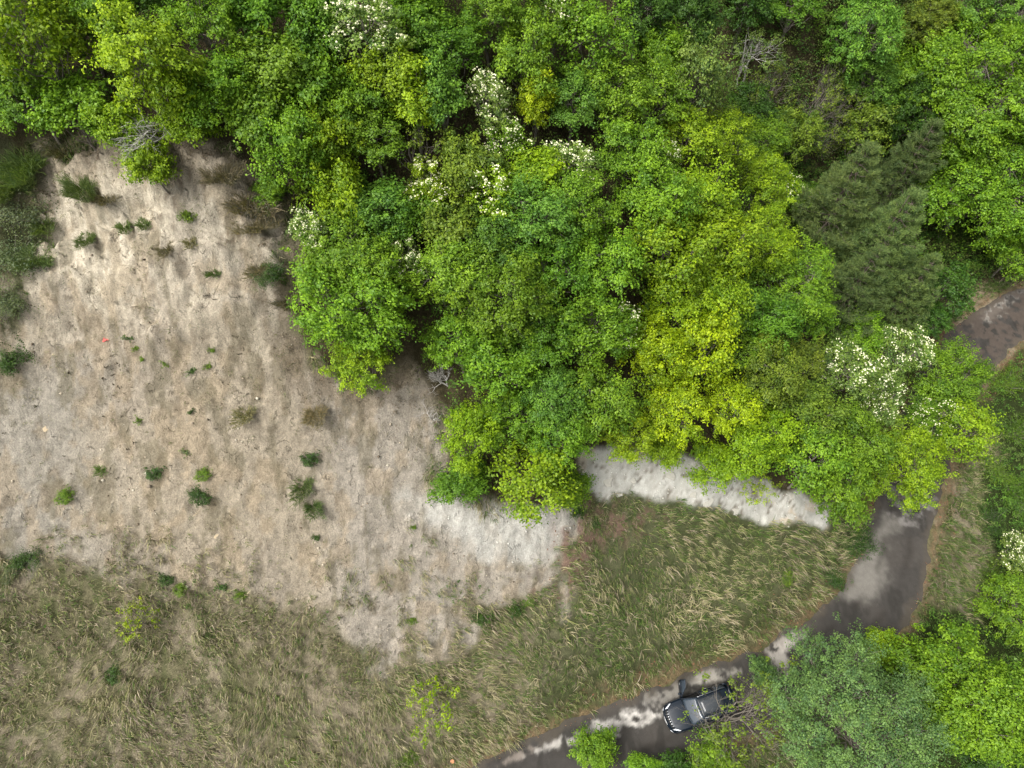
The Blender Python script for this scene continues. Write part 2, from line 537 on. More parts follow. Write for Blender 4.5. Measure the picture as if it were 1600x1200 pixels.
    bp = N.new('ShaderNodeBump'); bp.inputs['Strength'].default_value = 0.9; bp.inputs['Distance'].default_value = 0.18
    hgt = math_('ADD', math_('MULTIPLY', streak, 0.9), math_('MULTIPLY', grain, 0.5))
    hgt = math_('SUBTRACT', hgt, math_('MULTIPLY', crack, 0.8))
    hgt = math_('MULTIPLY', hgt, math_('SUBTRACT', 1.0, calm))
    L.new(hgt, bp.inputs['Height']); L.new(bp.outputs[0], p.inputs['Normal'])
    L.new(p.outputs[0], out.inputs[0])
    return m


MAT_GROUND = ground_material()
nx, ny = len(GX), len(GY)
idx = np.arange(nx * ny).reshape(ny, nx)
quads = np.stack([idx[:-1, :-1], idx[:-1, 1:], idx[1:, 1:], idx[1:, :-1]], -1).reshape(-1, 4)
me = mesh_from('hillside', np.stack([X, Y, Z], -1).reshape(-1, 3), quads=quads, mats=[MAT_GROUND],
               colors=col.reshape(-1, 3), smooth_shade=True,
               floats={'bare': np.clip(m_bare + m_rock, 0, 1).ravel(), 'stone': np.clip(m_rock + m_white * .4, 0, 1).ravel()})
link('hillside', me, kind='structure', label='steep eroded hillside of pale bare earth and dry grass')


def ground(x, y):
    return bilin(Z, GX, GY, np.asarray(x, float), np.asarray(y, float))


def at(px, py, off=0.0):
    """the spot of ground whose point `off` metres above it is seen at that pixel"""
    d = ray(px, py)
    t = np.linspace(12, 95, 700)
    P = np.array([0, 0, CAM_H])[None] + t[:, None] * d[None]
    g = ground(P[:, 0], P[:, 1]) + off
    below = np.nonzero(P[:, 2] <= g)[0]
    k = below[0] if len(below) else len(t) - 1
    p = P[k].copy()
    return np.array([p[0], p[1], float(ground(p[0], p[1]))]), t[k]


# ------------------------------------------------------------------ road
def road_material():
    m, N, L = new_mat('worn_asphalt')
    out = N.new('ShaderNodeOutputMaterial'); p = N.new('ShaderNodeBsdfPrincipled')
    p.inputs['Roughness'].default_value = 1.0; p.inputs['Specular IOR Level'].default_value = 0.08
    atn = N.new('ShaderNodeAttribute'); atn.attribute_name = 'Col'
    tc = N.new('ShaderNodeTexCoord')
    n = N.new('ShaderNodeTexNoise'); n.inputs['Scale'].default_value = 22; n.inputs['Detail'].default_value = 6
    n.inputs['Roughness'].default_value = 0.8
    L.new(tc.outputs['Object'], n.inputs['Vector'])
    r_ = N.new('ShaderNodeMapRange'); r_.inputs['From Min'].default_value = .3; r_.inputs['From Max'].default_value = .7
    r_.inputs['To Min'].default_value = .82; r_.inputs['To Max'].default_value = 1.2
    L.new(n.outputs[0], r_.inputs['Value'])
    vm = N.new('ShaderNodeVectorMath'); vm.operation = 'SCALE'
    L.new(atn.outputs['Color'], vm.inputs[0]); L.new(r_.outputs[0], vm.inputs['Scale'])
    L.new(vm.outputs[0], p.inputs['Base Color'])
    bp = N.new('ShaderNodeBump'); bp.inputs['Strength'].default_value = .4; bp.inputs['Distance'].default_value = .02
    L.new(n.outputs[0], bp.inputs['Height']); L.new(bp.outputs[0], p.inputs['Normal'])
    L.new(p.outputs[0], out.inputs[0])
    return m


seglen = np.r_[0, np.cumsum(np.hypot(*np.diff(ROAD, axis=0).T))]
s_ = np.arange(0, seglen[-1], 0.10)
rx = np.interp(s_, seglen, ROAD[:, 0]); ry = np.interp(s_, seglen, ROAD[:, 1])
tx = np.gradient(rx); ty = np.gradient(ry); tl = np.hypot(tx, ty); tx /= tl; ty /= tl
w_ = np.linspace(-1, 1, 45)
ed = (fbm(s_ * 0.9, s_ * 0 + 1, 201, 4) - .5) * 0.9
ed2 = (fbm(s_ * 0.9, s_ * 0 + 9, 211, 4) - .5) * 0.9
Wd = np.where(w_[None] > 0, ROAD_HALF + ed[:, None], ROAD_HALF + ed2[:, None]) * w_[None]
RXg = rx[:, None] - ty[:, None] * Wd; RYg = ry[:, None] + tx[:, None] * Wd
RZg = 0.03 - 0.05 * np.abs(w_[None]) ** 6 + 0 * RXg + (fbm(RXg * .5, RYg * .5, 221, 3) - .5) * .04
PR = project(np.stack([RXg, RYg, RZg], -1)); RU, RV = PR[..., 0], PR[..., 1]
q1 = fbm(RXg * .5, RYg * .5, 231, 4); q2 = fbm(RXg * 2.2, RYg * 2.2, 241, 4)
rc = np.zeros(RXg.shape + (3,)) + lin(86, 83, 79, .40)
rc = mixc(rc, lin(96, 92, 87, .40), smooth(.45, .62, q1))
rc = mixc(rc, lin(74, 72, 68, .38), smooth(.55, .66, fbm(RXg * 1.1, RYg * .4, 251, 4)) * .7)


def blob(cx, cy, ax, ay, rot, seed, soft=.5, amp=.8):
    dx, dy = RU - cx, RV - cy
    c_, s2 = math.cos(rad(rot)), math.sin(rad(rot))
    u_ = (dx * c_ + dy * s2) / ax; v_ = (-dx * s2 + dy * c_) / ay
    return smooth(1 + soft, 1 - soft, np.hypot(u_, v_) + (fbm(RXg * 2.6, RYg * 2.6, seed, 6) - .5) * 2.6 * amp)


GREYP = [(1300, 930), (1345, 860), (1380, 805), (1432, 808), (1398, 830), (1385, 862), (1392, 905), (1372, 938), (1325, 945)]
gm = smooth(-12, 22, sdist(RU, RV, GREYP) + (fbm(RXg * 1.6, RYg * 1.6, 261, 6) - .5) * 30)
rc = mixc(rc, lin(146, 142, 134, .46), gm * .9)
for (cx, cy, ax, ay, rot, cc, k) in [(975, 1125, 40, 13, -12, (214, 210, 202), .95), (940, 1142, 24, 13, 0, (205, 200, 192), .9),
                                     (890, 1156, 52, 8, -18, (190, 186, 178), .8),
                                     (1232, 1002, 26, 9, -30, (205, 198, 188), .8), (1216, 1035, 16, 28, -20, (196, 190, 180), .75),
                                     (1112, 1058, 30, 10, -10, (182, 177, 166), .75), (1046, 1082, 40, 12, -22, (150, 146, 138), .75),
                                     (810, 1180, 40, 6, -25, (150, 140, 130), .7), (1195, 1090, 30, 10, 0, (130, 122, 114), .6),
                                     (1555, 485, 26, 10, -30, (172, 166, 156), .8), (1590, 455, 24, 9, -30, (150, 146, 140), .7),
                                     (1425, 780, 30, 30, 0, (150, 146, 142), .8)]:
    rc = mixc(rc, lin(*cc, .6), blob(cx, cy, ax, ay, rot, int(cx)) * k * smooth(.25, .5, q2))
rc = mixc(rc, lin(100, 90, 82, .5), smooth(1460, 1500, RU) * smooth(.42, .52, q2) * .8 * smooth(620, 560, RV))
q3 = fbm(RXg * 5, RYg * 5, 271, 4)
rc = rc * (.84 + .32 * q3)[..., None]
rut = np.exp(-((np.abs(w_) - .38) / .12) ** 2)[None] * smooth(.35, .6, q1)
rc = mixc(rc, lin(62, 58, 53, .4), rut * .45)
edgem = smooth(.72, 1.0, np.abs(w_)[None] + (q2 - .5) * .5)
rc = mixc(rc, lin(106, 98, 86, .5), edgem * .5)
nr, nc = RXg.shape
ri = np.arange(nr * nc).reshape(nr, nc)
rq = np.stack([ri[:-1, :-1], ri[1:, :-1], ri[1:, 1:], ri[:-1, 1:]], -1).reshape(-1, 4)
me = mesh_from('road', np.stack([RXg, RYg, RZg], -1).reshape(-1, 3), quads=rq, mats=[road_material()],
               colors=np.clip(rc, .01, .9).reshape(-1, 3), smooth_shade=True)
link('road', me, kind='structure', label='narrow worn asphalt road curving round the foot of the hill')


# ------------------------------------------------------------------ plant building blocks
def unit(v):
    return v / (np.linalg.norm(v, axis=-1, keepdims=True) + 1e-9)


def leaf_quads(cn, nrm, size, rng, aspect=0.62, fold=0.18):
    """one folded kite per leaf"""
    n = len(cn)
    r_ = unit(rng.normal(size=(n, 3)))
    t = unit(np.cross(nrm, r_)); b_ = np.cross(nrm, t)
    s = size[:, None]
    v0 = cn - t * s * .5; v2 = cn + t * s * .5
    v1 = cn + b_ * s * .5 * aspect + nrm * s * fold; v3 = cn - b_ * s * .5 * aspect + nrm * s * fold
    v = np.stack([v0, v1, v2, v3], 1).reshape(-1, 3)
    return v, np.arange(4 * n).reshape(-1, 4)


class Tubes:
    def __init__(s): s.v = []; s.q = []; s.n = 0

    def add(s, pts, radii, sides=5):
        pts = np.asarray(pts, float); k = len(pts)
        tan = unit(np.gradient(pts, axis=0))
        ref = np.array([0.31, 0.17, 0.9]) if abs(tan[0][2]) < .9 else np.array([1., .1, 0])
        a_ = unit(np.cross(tan, ref)); b_ = np.cross(tan, a_)
        th = np.arange(sides) / sides * 2 * np.pi
        ring = (a_[:, None] * np.cos(th)[None, :, None] + b_[:, None] * np.sin(th)[None, :, None]) * np.asarray(radii)[:, None, None]
        v = (pts[:, None] + ring).reshape(-1, 3)
        i = np.arange(k * sides).reshape(k, sides) + s.n
        j = np.roll(i, -1, 1)
        s.q.append(np.stack([i[:-1], j[:-1], j[1:], i[1:]], -1).reshape(-1, 4)); s.v.append(v); s.n += len(v)

    def mesh(s, name, mat):
        if not s.v: return None
        return mesh_from(name, np.concatenate(s.v), quads=np.concatenate(s.q), mats=[mat], smooth_shade=True)


def wiggle(p0, p1, n, amp, rng, sag=0.0):
    t = np.linspace(0, 1, n)[:, None]
    p = p0 + (p1 - p0) * t
    off = rng.normal(size=(n, 3)) * amp; off[0] = 0; off[-1] *= .3
    p = p + off
    p[:, 2] += sag * np.sin(np.pi * t[:, 0])
    return p


def leaf_material(name, trans=0.36, yellow=0.4, rough=0.5, spec=0.25):
    """colour comes from the object; each spray of leaves has its own tint (young or mature)"""
    m, N, L = new_mat(name)
    out = N.new('ShaderNodeOutputMaterial')
    oi = N.new('ShaderNodeObjectInfo')
    at_ = N.new('ShaderNodeAttribute'); at_.attribute_name = 'tint'
    a_ = N.new('ShaderNodeMix'); a_.data_type = 'RGBA'; a_.blend_type = 'MULTIPLY'; a_.inputs['Factor'].default_value = 1
    a_.inputs['B'].default_value = (.50, .60, .62, 1)
    L.new(oi.outputs['Color'], a_.inputs['A'])
    b_ = N.new('ShaderNodeMix'); b_.data_type = 'RGBA'; b_.blend_type = 'MULTIPLY'; b_.inputs['Factor'].default_value = 1
    b_.inputs['B'].default_value = (1.0 + yellow, 1.0 + yellow * .75, .9, 1)
    L.new(oi.outputs['Color'], b_.inputs['A'])
    mx = N.new('ShaderNodeMix'); mx.data_type = 'RGBA'
    L.new(at_.outputs['Fac'], mx.inputs['Factor']); L.new(a_.outputs['Result'], mx.inputs['A']); L.new(b_.outputs['Result'], mx.inputs['B'])
    p = N.new('ShaderNodeBsdfPrincipled'); p.inputs['Roughness'].default_value = rough
    p.inputs['Specular IOR Level'].default_value = spec
    L.new(mx.outputs['Result'], p.inputs['Base Color'])
    tr = N.new('ShaderNodeBsdfTranslucent')
    tm = N.new('ShaderNodeMix'); tm.data_type = 'RGBA'; tm.blend_type = 'MULTIPLY'; tm.inputs['Factor'].default_value = 1
    tm.inputs['B'].default_value = (1.1, 1.2, .4, 1)
    L.new(mx.outputs['Result'], tm.inputs['A']); L.new(tm.outputs['Result'], tr.inputs['Color'])
    ms = N.new('ShaderNodeMixShader'); ms.inputs[0].default_value = trans
    L.new(p.outputs[0], ms.inputs[1]); L.new(tr.outputs[0], ms.inputs[2])
    L.new(ms.outputs[0], out.inputs[0])
    return m


M_LEAF = leaf_material('broad_leaf')
M_SILVER = leaf_material('silvery_leaf', .25, .35, .55, .3)
M_NEEDLE = leaf_material('pine_needles', .28, .3, .6, .2)
M_BLOOM = simple('cream_blossom', (.84, .83, .56), .8, noise=.15, nscale=3)
M_BARK = simple('grey_bark', (.16, .14, .115), .9, noise=.35, nscale=9)
M_PALEBARK = simple('pale_bleached_bark', (.42, .40, .37), .85, noise=.25, nscale=12)
M_DARKBARK = simple('brown_bark', (.10, .08, .06), .9, noise=.3, nscale=9)


def crown_clumps(rng, R, Hc, kv, nl, lobe, per, conic=0.0):
    """billowing lobes; clump centres on the skin of the lobes"""
    g = (1 + 5 ** .5) / 2
    i = np.arange(nl) + .5
    ph = np.arccos(1 - 1.55 * i / nl); th = 2 * np.pi * i / g + rng.uniform(0, 6)
    d = np.stack([np.cos(th) * np.sin(ph), np.sin(th) * np.sin(ph), np.cos(ph)], 1) + rng.normal(size=(nl, 3)) * .16
    d = unit(d)
    rr = (1 - lobe) * R * rng.uniform(.6, 1.22, nl)
    lc = d * rr[:, None] * np.array([1, 1, kv])
    if conic:
        zf = (lc[:, 2] / (R * kv) + 1) / 2
        lc[:, :2] *= (1 - conic * np.clip(zf, 0, 1))[:, None]
    lr = lobe * R * rng.uniform(.6, 1.3, nl)
    P = []; O = []
    for k in range(nl):
        n = int(per * (lr[k] / (lobe * R)) ** 2)
        dd = unit(rng.normal(size=(n, 3)) + d[k] * .55 + np.array([0, 0, .45]))
        q = lc[k] + dd * lr[k] * (rng.uniform(.35, 1.0, n) + rng.exponential(.16, n))[:, None] * np.array([1, 1, .95])
        keep = np.ones(n, bool)
        for j in range(nl):
            if j != k:
                keep &= np.linalg.norm((q - lc[j]) / lr[j], axis=1) > .42
        P.append(q[keep]); O.append(dd[keep])
    P = np.concatenate(P); O = np.concatenate(O)
    P[:, 2] += Hc
    return P, O, lc + np.array([0, 0, Hc]), lr


def gen_broad(seed, R, kv=.85, nl=13, lobe=.4, per=26, clump=.34, leaves=46, leaf=.125, trunk=.14, base=1.2, conic=0., bloom=0.,
              mat=M_LEAF, bark=M_BARK, multi=1, twig=True):
    rng = np.random.default_rng(seed)
    Hc = base + R * kv * .95
    P, O, lc, lr = crown_clumps(rng, R, Hc, kv, nl, lobe, per, conic)
    n = len(P)
    k = rng.poisson(leaves, n); k = np.maximum(k, 6)
    ci = np.repeat(np.arange(n), k)
    off = rng.normal(size=(len(ci), 3)); off = unit(off) * (rng.uniform(0, 1, len(ci)) ** .5)[:, None]
    cs = clump * rng.uniform(.55, 1.3, n)
    al = (off * O[ci]).sum(1, keepdims=True)
    pos = P[ci] + (off * np.array([1, 1, .62]) + O[ci] * al * .75) * cs[ci][:, None]
    nrm = unit(off * .55 + O[ci] * .45 + np.array([0, 0, .65]) + rng.normal(size=off.shape) * .45)
    sz = leaf * rng.uniform(.65, 1.35, len(ci))
    v, q = leaf_quads(pos, nrm, sz, rng)
    tint = np.clip(.45 + rng.normal(size=n)[ci] * .27 + rng.normal(size=len(ci)) * .2, 0, 1)
    fol = mesh_from('foliage', v, quads=q, mats=[mat], floats={'tint': np.repeat(tint, 4)})
    T = Tubes(); B = Tubes()
    tops = []
    for m_ in range(multi):
        o = rng.normal(size=3) * (0 if multi == 1 else .35) * np.array([1, 1, 0])
        top = np.array([0, 0, Hc + R * kv * .3]) + o * 2.2
        tp = wiggle(o + np.array([0, 0, -.5]), top, 8, .05 * R / 2, rng)
        T.add(tp, np.linspace(trunk, trunk * .35, 8), 7)
        tops.append(tp)
    for c_, r_ in zip(lc, lr):
        tp = tops[rng.integers(len(tops))]
        sp = tp[rng.integers(2, 7)]
        if sp[2] > c_[2] - .1: sp = tp[3]
        lp = wiggle(sp, c_, 6, .07 * R / 2, rng, -.1)
        B.add(lp, np.linspace(trunk * .42, trunk * .16, 6), 5)
        if twig:
            near = np.nonzero(np.linalg.norm(P - c_, axis=1) < r_ * 1.15)[0]
            for j in near[::2]:
                B.add(wiggle(lp[rng.integers(3, 6)], P[j], 4, .03, rng), [trunk * .15, trunk * .11, trunk * .07, .006], 3)
    out = {'R': R, 'Hc': Hc, 'foliage': fol, 'trunk': T.mesh('trunk', bark), 'branches': B.mesh('branches', bark)}
    if bloom > 0:
        up = O[:, 2] + rng.normal(size=n) * .35
        sel = np.argsort(-up)[:int(n * bloom)]
        bc = []
        for j in sel:
            m_ = rng.integers(3, 7)
            bc.append(P[j] + unit(rng.normal(size=(m_, 3)) + O[j] + np.array([0, 0, .8])) * cs[j] * rng.uniform(.7, 1.05, m_)[:, None])
        bc = np.concatenate(bc)
        bi = np.repeat(np.arange(len(bc)), 9)
        oo = unit(rng.normal(size=(len(bi), 3))); br = rng.uniform(.03, .055, len(bc))[bi]
        bv, bq = leaf_quads(bc[bi] + oo * br[:, None] * np.array([1, 1, .7]), unit(oo + np.array([0, 0, .3])), np.full(len(bi), .05), rng, .9, .1)
        out['blossom'] = mesh_from('blossom', bv, quads=bq, mats=[M_BLOOM])
    return out


def gen_pine(seed, R, H, whorls=15, col=None):
    rng = np.random.default_rng(seed)
    T = Tubes(); B = Tubes()
    tp = wiggle(np.array([0, 0, -.5]), np.array([rng.normal() * .2, rng.normal() * .2, H]), 10, .04, rng)
    T.add(tp, np.linspace(.17, .02, 10), 7)
    P = []; D = []
    for w in range(whorls):
        z = H * (.22 + .78 * (w / (whorls - 1)) ** .9) - .1
        Rw = R * (1 - ((z / H) - .2) / .82) ** .75 + .12
        nb = rng.integers(5, 8)
        a0 = rng.uniform(0, 6.28)
        for b_ in range(nb):
            an = a0 + b_ * 6.283 / nb + rng.normal() * .15
            L_ = Rw * rng.uniform(.7, 1.12)
            end = np.array([math.cos(an) * L_, math.sin(an) * L_, z + L_ * rng.uniform(.02, .3)])
            st = np.array([0, 0, z])
            bp = wiggle(st, end, 6, .03, rng, -.08 * L_)
            B.add(bp, np.linspace(.035, .008, 6), 3)
            m_ = max(3, int(L_ / .13))
            t = rng.uniform(.25, 1.0, m_ * 3) ** .8
            side = rng.normal(size=len(t)) * .34 * L_ * (1.05 - t) ** .4
            c_ = st + (end - st) * t[:, None]
            c_[:, 0] += -math.sin(an) * side; c_[:, 1] += math.cos(an) * side
            c_[:, 2] += rng.normal(size=len(t)) * .05 - .08 * L_ * np.sin(np.pi * t)
            P.append(c_); D.append(np.repeat(unit(end - st)[None], len(t), 0))
    P = np.concatenate(P); D = np.concatenate(D)
    k = 20
    ci = np.repeat(np.arange(len(P)), k)
    d = unit(D[ci] * .45 + np.array([0, 0, .7]) + rng.normal(size=(len(ci), 3)) * .6)
    L_ = rng.uniform(.12, .22, len(ci))
    w = unit(np.cross(d, rng.normal(size=d.shape))) * .016
    p0 = P[ci] + rng.normal(size=d.shape) * .05
    v = np.stack([p0 - w, p0 + w, p0 + d * L_[:, None]], 1).reshape(-1, 3)
    tint = np.clip(.45 + rng.normal(size=len(P))[ci] * .22 + rng.normal(size=len(ci)) * .12, 0, 1)
    fol = mesh_from('needles', v, tris=np.arange(len(v)).reshape(-1, 3), mats=[M_NEEDLE], floats={'tint': np.repeat(tint, 3)})
    return {'R': R, 'Hc': H * .55, 'needles': fol, 'trunk': T.mesh('trunk', M_DARKBARK), 'branches': B.mesh('branches', M_DARKBARK)}


def gen_bare(seed, R, H, leaves=0, bark=M_BARK, multi=3, thick=.09, lv=4):
    rng = np.random.default_rng(seed)
    T = Tubes(); B = Tubes(); tips = []

    def grow(p, d, L_, r_, lvl):
        n = 5
        pts = [p]
        for _ in range(n - 1):
            d = unit(d + rng.normal(size=3) * .16 + np.array([0, 0, .05]))
            pts.append(pts[-1] + d * L_ / (n - 1))
        (T if lvl == 0 else B).add(pts, np.linspace(r_, r_ * .6, n), 5 if lvl < 2 else 3)
        if lvl >= lv:
            tips.append(pts[-1]); return
        kids = rng.integers(2, 4) + (1 if lvl < 2 else 0)
        for _ in range(kids):
            nd = unit(d + rng.normal(size=3) * .55 + np.array([0, 0, .12]))
            grow(pts[rng.integers(2, n)], nd, L_ * rng.uniform(.6, .85), r_ * .55, lvl + 1)
        tips.append(pts[-1])
    for _ in range(multi):
        grow(np.array([0, 0, -.2]) + rng.normal(size=3) * .1, unit(np.array([rng.normal() * .4, rng.normal() * .4, 1])), H * .36, thick, 0)
    tips = np.array(tips)
    out = {'R': R, 'Hc': H * .6, 'trunk': T.mesh('trunk', bark), 'branches': B.mesh('branches', bark)}
    if leaves:
        sel = tips[rng.permutation(len(tips))[:leaves]]
        ci = np.repeat(np.arange(len(sel)), 12)
        off = rng.normal(size=(len(ci), 3)) * .085
        v, q = leaf_quads(sel[ci] + off, unit(off + np.array([0, 0, .12])), np.full(len(ci), .11), rng)
        out['foliage'] = mesh_from('foliage', v, quads=q, mats=[M_LEAF], floats={'tint': np.repeat(rng.uniform(.2, 1, len(ci)), 4)})
    return out


def gen_spiky(seed, R, blades=1100, w=.009):
    """broom-like wiry shrub"""
    rng = np.random.default_rng(seed)
    n = blades
    an = rng.uniform(0, 6.283, n); rr = R * .75 * rng.uniform(0, 1, n) ** .6
    rr = rr * (1 + .35 * np.sin(an * 2 + seed) + .2 * np.sin(an * 5 + seed))
    p0 = np.stack([np.cos(an) * rr, np.sin(an) * rr, np.full(n, -.05)], 1)
    d = unit(np.stack([np.cos(an) * rng.uniform(.1, 1, n), np.sin(an) * rng.uniform(.1, 1, n), rng.uniform(.6, 1.4, n)], 1) + rng.normal(size=(n, 3)) * .2)
    L_ = R * rng.uniform(.25, .75, n)
    s = unit(np.cross(d, rng.normal(size=d.shape))) * w
    mid = p0 + d * L_[:, None] * .55 + rng.normal(size=(n, 3)) * .04 * R
    end = p0 + d * L_[:, None] + np.array([0, 0, -.12 * R])
    v = np.stack([p0 - s, p0 + s, mid + s, mid - s, end], 1).reshape(-1, 3)
    i = np.arange(n) * 5
    q = np.stack([i, i + 1, i + 2, i + 3], 1); t = np.stack([i + 3, i + 2, i + 4], 1)
    return {'R': R, 'Hc': R * .5, 'foliage': mesh_from('foliage', v, quads=q, tris=t, mats=[M_NEEDLE], floats={'tint': np.repeat(rng.uniform(0, 1, n), 5)})}


def gen_shrub(seed, R, leaf=.07, n=60, leaves=22, bloom=0):
    rng = np.random.default_rng(seed)
    k = rng.integers(3, 6)
    cc = rng.normal(size=(k, 3)) * R * np.array([.5, .42, .12])
    d = rng.normal(size=(n, 3)) * .36 * np.array([1, 1, .8]); d[:, 2] = np.abs(d[:, 2]) * 1.3
    P = cc[rng.integers(0, k, n)] * np.array([1, 1, 0]) + d * R
    ci = np.repeat(np.arange(n), leaves)
    off = rng.normal(size=(len(ci), 3)) * R * .13
    nrm = unit(off / R * 3 + d[ci] * .4 + np.array([0, 0, .7]) + rng.normal(size=off.shape) * .4)
    v, q = leaf_quads(P[ci] + off, nrm, leaf * rng.uniform(.6, 1.4, len(ci)), rng, .5)
    tint = np.clip(.45 + rng.normal(size=n)[ci] * .2 + rng.normal(size=len(ci)) * .15, 0, 1)
    B = Tubes()
    for j in range(0, n, 2):
        B.add(wiggle(np.array([0, 0, -.05]), P[j], 4, .02, rng), [.02, .014, .009, .004], 3)
    return {'R': R, 'Hc': R * .45, 'foliage': mesh_from('foliage', v, quads=q, mats=[M_LEAF], floats={'tint': np.repeat(tint, 4)}),
            'stems': B.mesh('stems', M_BARK)}


V_ = {
    'oak': [gen_broad(1, 1.4, nl=9, per=17, trunk=.07, base=.7), gen_broad(2, 1.5, kv=1.05, nl=9, per=17, trunk=.07, base=.7),
            gen_broad(3, 2.0, nl=11, per=22, trunk=.1), gen_broad(4, 2.1, kv=1.1, nl=12, per=22, trunk=.1),
            gen_broad(5, 2.0, kv=.95, nl=10, per=24, trunk=.1, lobe=.44, leaf=.10, leaves=58, clump=.3), gen_broad(9, 2.2, kv=1.25, nl=14, per=16, trunk=.1, lobe=.36, leaf=.15, leaves=36, clump=.4),
            gen_broad(10, 1.9, kv=.8, nl=16, per=15, trunk=.1, lobe=.34, leaf=.11, leaves=50, clump=.3),
            gen_broad(6, 2.7, nl=15, per=26, trunk=.14, lobe=.36), gen_broad(7, 2.7, kv=1.0, nl=16, per=26, trunk=.14, lobe=.36),
            gen_broad(8, 3.4, nl=20, per=32, trunk=.18, lobe=.33)],
    'cone': [gen_broad(11, 1.4, kv=1.8, nl=14, per=14, lobe=.42, conic=.6, trunk=.08, base=.6),
             gen_broad(12, 1.9, kv=1.45, nl=15, per=18, lobe=.38, conic=.45, trunk=.1, base=.8)],
    'ash': [gen_broad(21, 1.7, nl=11, per=16, leaves=40, leaf=.11, clump=.3, bloom=.2, trunk=.08),
            gen_broad(22, 1.4, kv=1.3, nl=9, per=14, leaves=40, leaf=.11, clump=.3, bloom=.5, trunk=.07),
            gen_broad(23, 2.2, nl=12, per=20, leaves=42, leaf=.11, clump=.32, bloom=.3, trunk=.1)],
    'big': [gen_broad(31, 5.2, kv=.7, nl=38, per=42, lobe=.25, clump=.42, leaves=44, leaf=.16, trunk=.3, base=2.5),
            gen_broad(32, 4.2, kv=.8, nl=32, per=44, lobe=.28, clump=.4, leaves=44, leaf=.15, trunk=.26, base=2.2)],
    'poplar': [gen_broad(41, 4.4, kv=.9, nl=64, per=24, lobe=.24, clump=.34, leaves=44, leaf=.105, trunk=.13, base=2.0, mat=M_SILVER, bark=M_BARK)],
    'sparse': [gen_broad(51, 1.6, nl=9, per=9, lobe=.45, clump=.2, leaves=16, leaf=.11, trunk=.06, base=.5, bark=M_BARK),
               gen_broad(52, 2.2, kv=1.2, nl=12, per=12, lobe=.4, clump=.26, leaves=18, leaf=.11, trunk=.08, base=.8, multi=3, bark=M_PALEBARK)],
    'pine': [gen_pine(61, 2.6, 8.5, 11), gen_pine(62, 2.3, 7.5, 10), gen_pine(63, 3.0, 9.5, 12)],
    'bare': [gen_bare(71, 2.4, 5.0, 170, M_BARK, 5, .045, 5), gen_bare(72, 2.2, 4.0, 0, M_PALEBARK, 3, .08, 4),
             gen_bare(73, 1.2, 2.4, 0, M_PALEBARK, 4, .035, 3)],
    'spiky': [gen_spiky(81, .7), gen_spiky(82, 1.1, 2000, .010), gen_spiky(83, .4, 500)],
    'shrub': [gen_shrub(91, .45), gen_shrub(92, .8, .08, 110), gen_shrub(93, 1.3, .09, 240), gen_shrub(94, .25, .05, 26, 16)],
}

KINDS = {'oak': ('broadleaf_tree', 'tree'), 'cone': ('broadleaf_tree', 'tree'), 'ash': ('flowering_tree', 'flowering tree'),
         'big': ('broadleaf_tree', 'tree'), 'poplar': ('poplar_tree', 'tree'), 'sparse': ('young_tree', 'young tree'),
         'pine': ('pine_tree', 'pine tree'), 'bare': ('leafless_tree', 'leafless tree'), 'spiky': ('wiry_shrub', 'shrub'),
         'shrub': ('leafy_shrub', 'shrub')}
COLS = {'L': (.180, .278, .012), 'G': (.128, .235, .017), 'D': (.092, .195, .016), 'Y': (.235, .330, .008), 'O': (.125, .185, .022),
        'B': (.108, .220, .030), 'P': (.145, .225, .05), 'S': (.098, .178, .055), 'N': (.155, .220, .075), 'M': (.125, .178, .065),
        'X': (.19, .17, .125), 'T': (.26, .225, .15), 'E': (.050, .115, .016)}
rng = np.random.default_rng(2024)
GROUPS = {'tree': 'trees of the wood on the hill', 'pine tree': 'pine trees in the gully', 'flowering tree': 'white flowering trees in the wood',
          'young tree': 'young thin leaved trees', 'leafless tree': 'leafless trees and bushes', 'shrub': 'shrubs on the slope'}


def plant(kind, px, py, rpx, colkey, label, group=None, var=None, lean=(0, 0), squash=1.0):
    vs = V_[kind]
    R_ = 2.0; best = None
    for _ in range(3):
        if var is not None:
            best = vs[var]
        else:
            cand = sorted(vs, key=lambda q: abs(math.log(q['R'] / R_)) + .22 * rng.uniform())
            best = cand[0]
        s = R_ / best['R']
        p, t = at(px, py, best['Hc'] * s)
        R_ = rpx * t / F * (1.12 if kind in ('oak', 'cone', 'ash') else 1.0)
    s = R_ / best['R']
    nm, cat = KINDS[kind]
    e_ = bpy.data.objects.new(nm, None); C.objects.link(e_)
    e_.empty_display_size = .3
    e_.location = p; e_.rotation_euler = (lean[0], lean[1], rng.uniform(0, 6.283) if lean == (0, 0) else 0)
    q1_, q2_ = rng.uniform(.86, 1.18), rng.uniform(.88, 1.15)
    e_.scale = (s * q1_, s / q1_, s * squash * q2_) if kind not in ('pine', 'poplar') else (s, s, s)
    e_['label'] = label; e_['category'] = cat
    e_['group'] = group or GROUPS[cat]
    c = np.array(COLS[colkey]) * (1.1 if kind in ('oak', 'cone', 'ash') else 1.0) * rng.uniform(.88, 1.12) * rng.uniform(.96, 1.04, 3)
    if kind == 'shrub': c = c * np.array([.85, .78, 1.1])
    for part in ('trunk', 'branches', 'stems', 'foliage', 'needles', 'blossom'):
        m_ = best.get(part)
        if m_ is None: continue
        o = bpy.data.objects.new(part, m_); C.objects.link(o); o.parent = e_
        o.color = (*c, 1)
    return e_


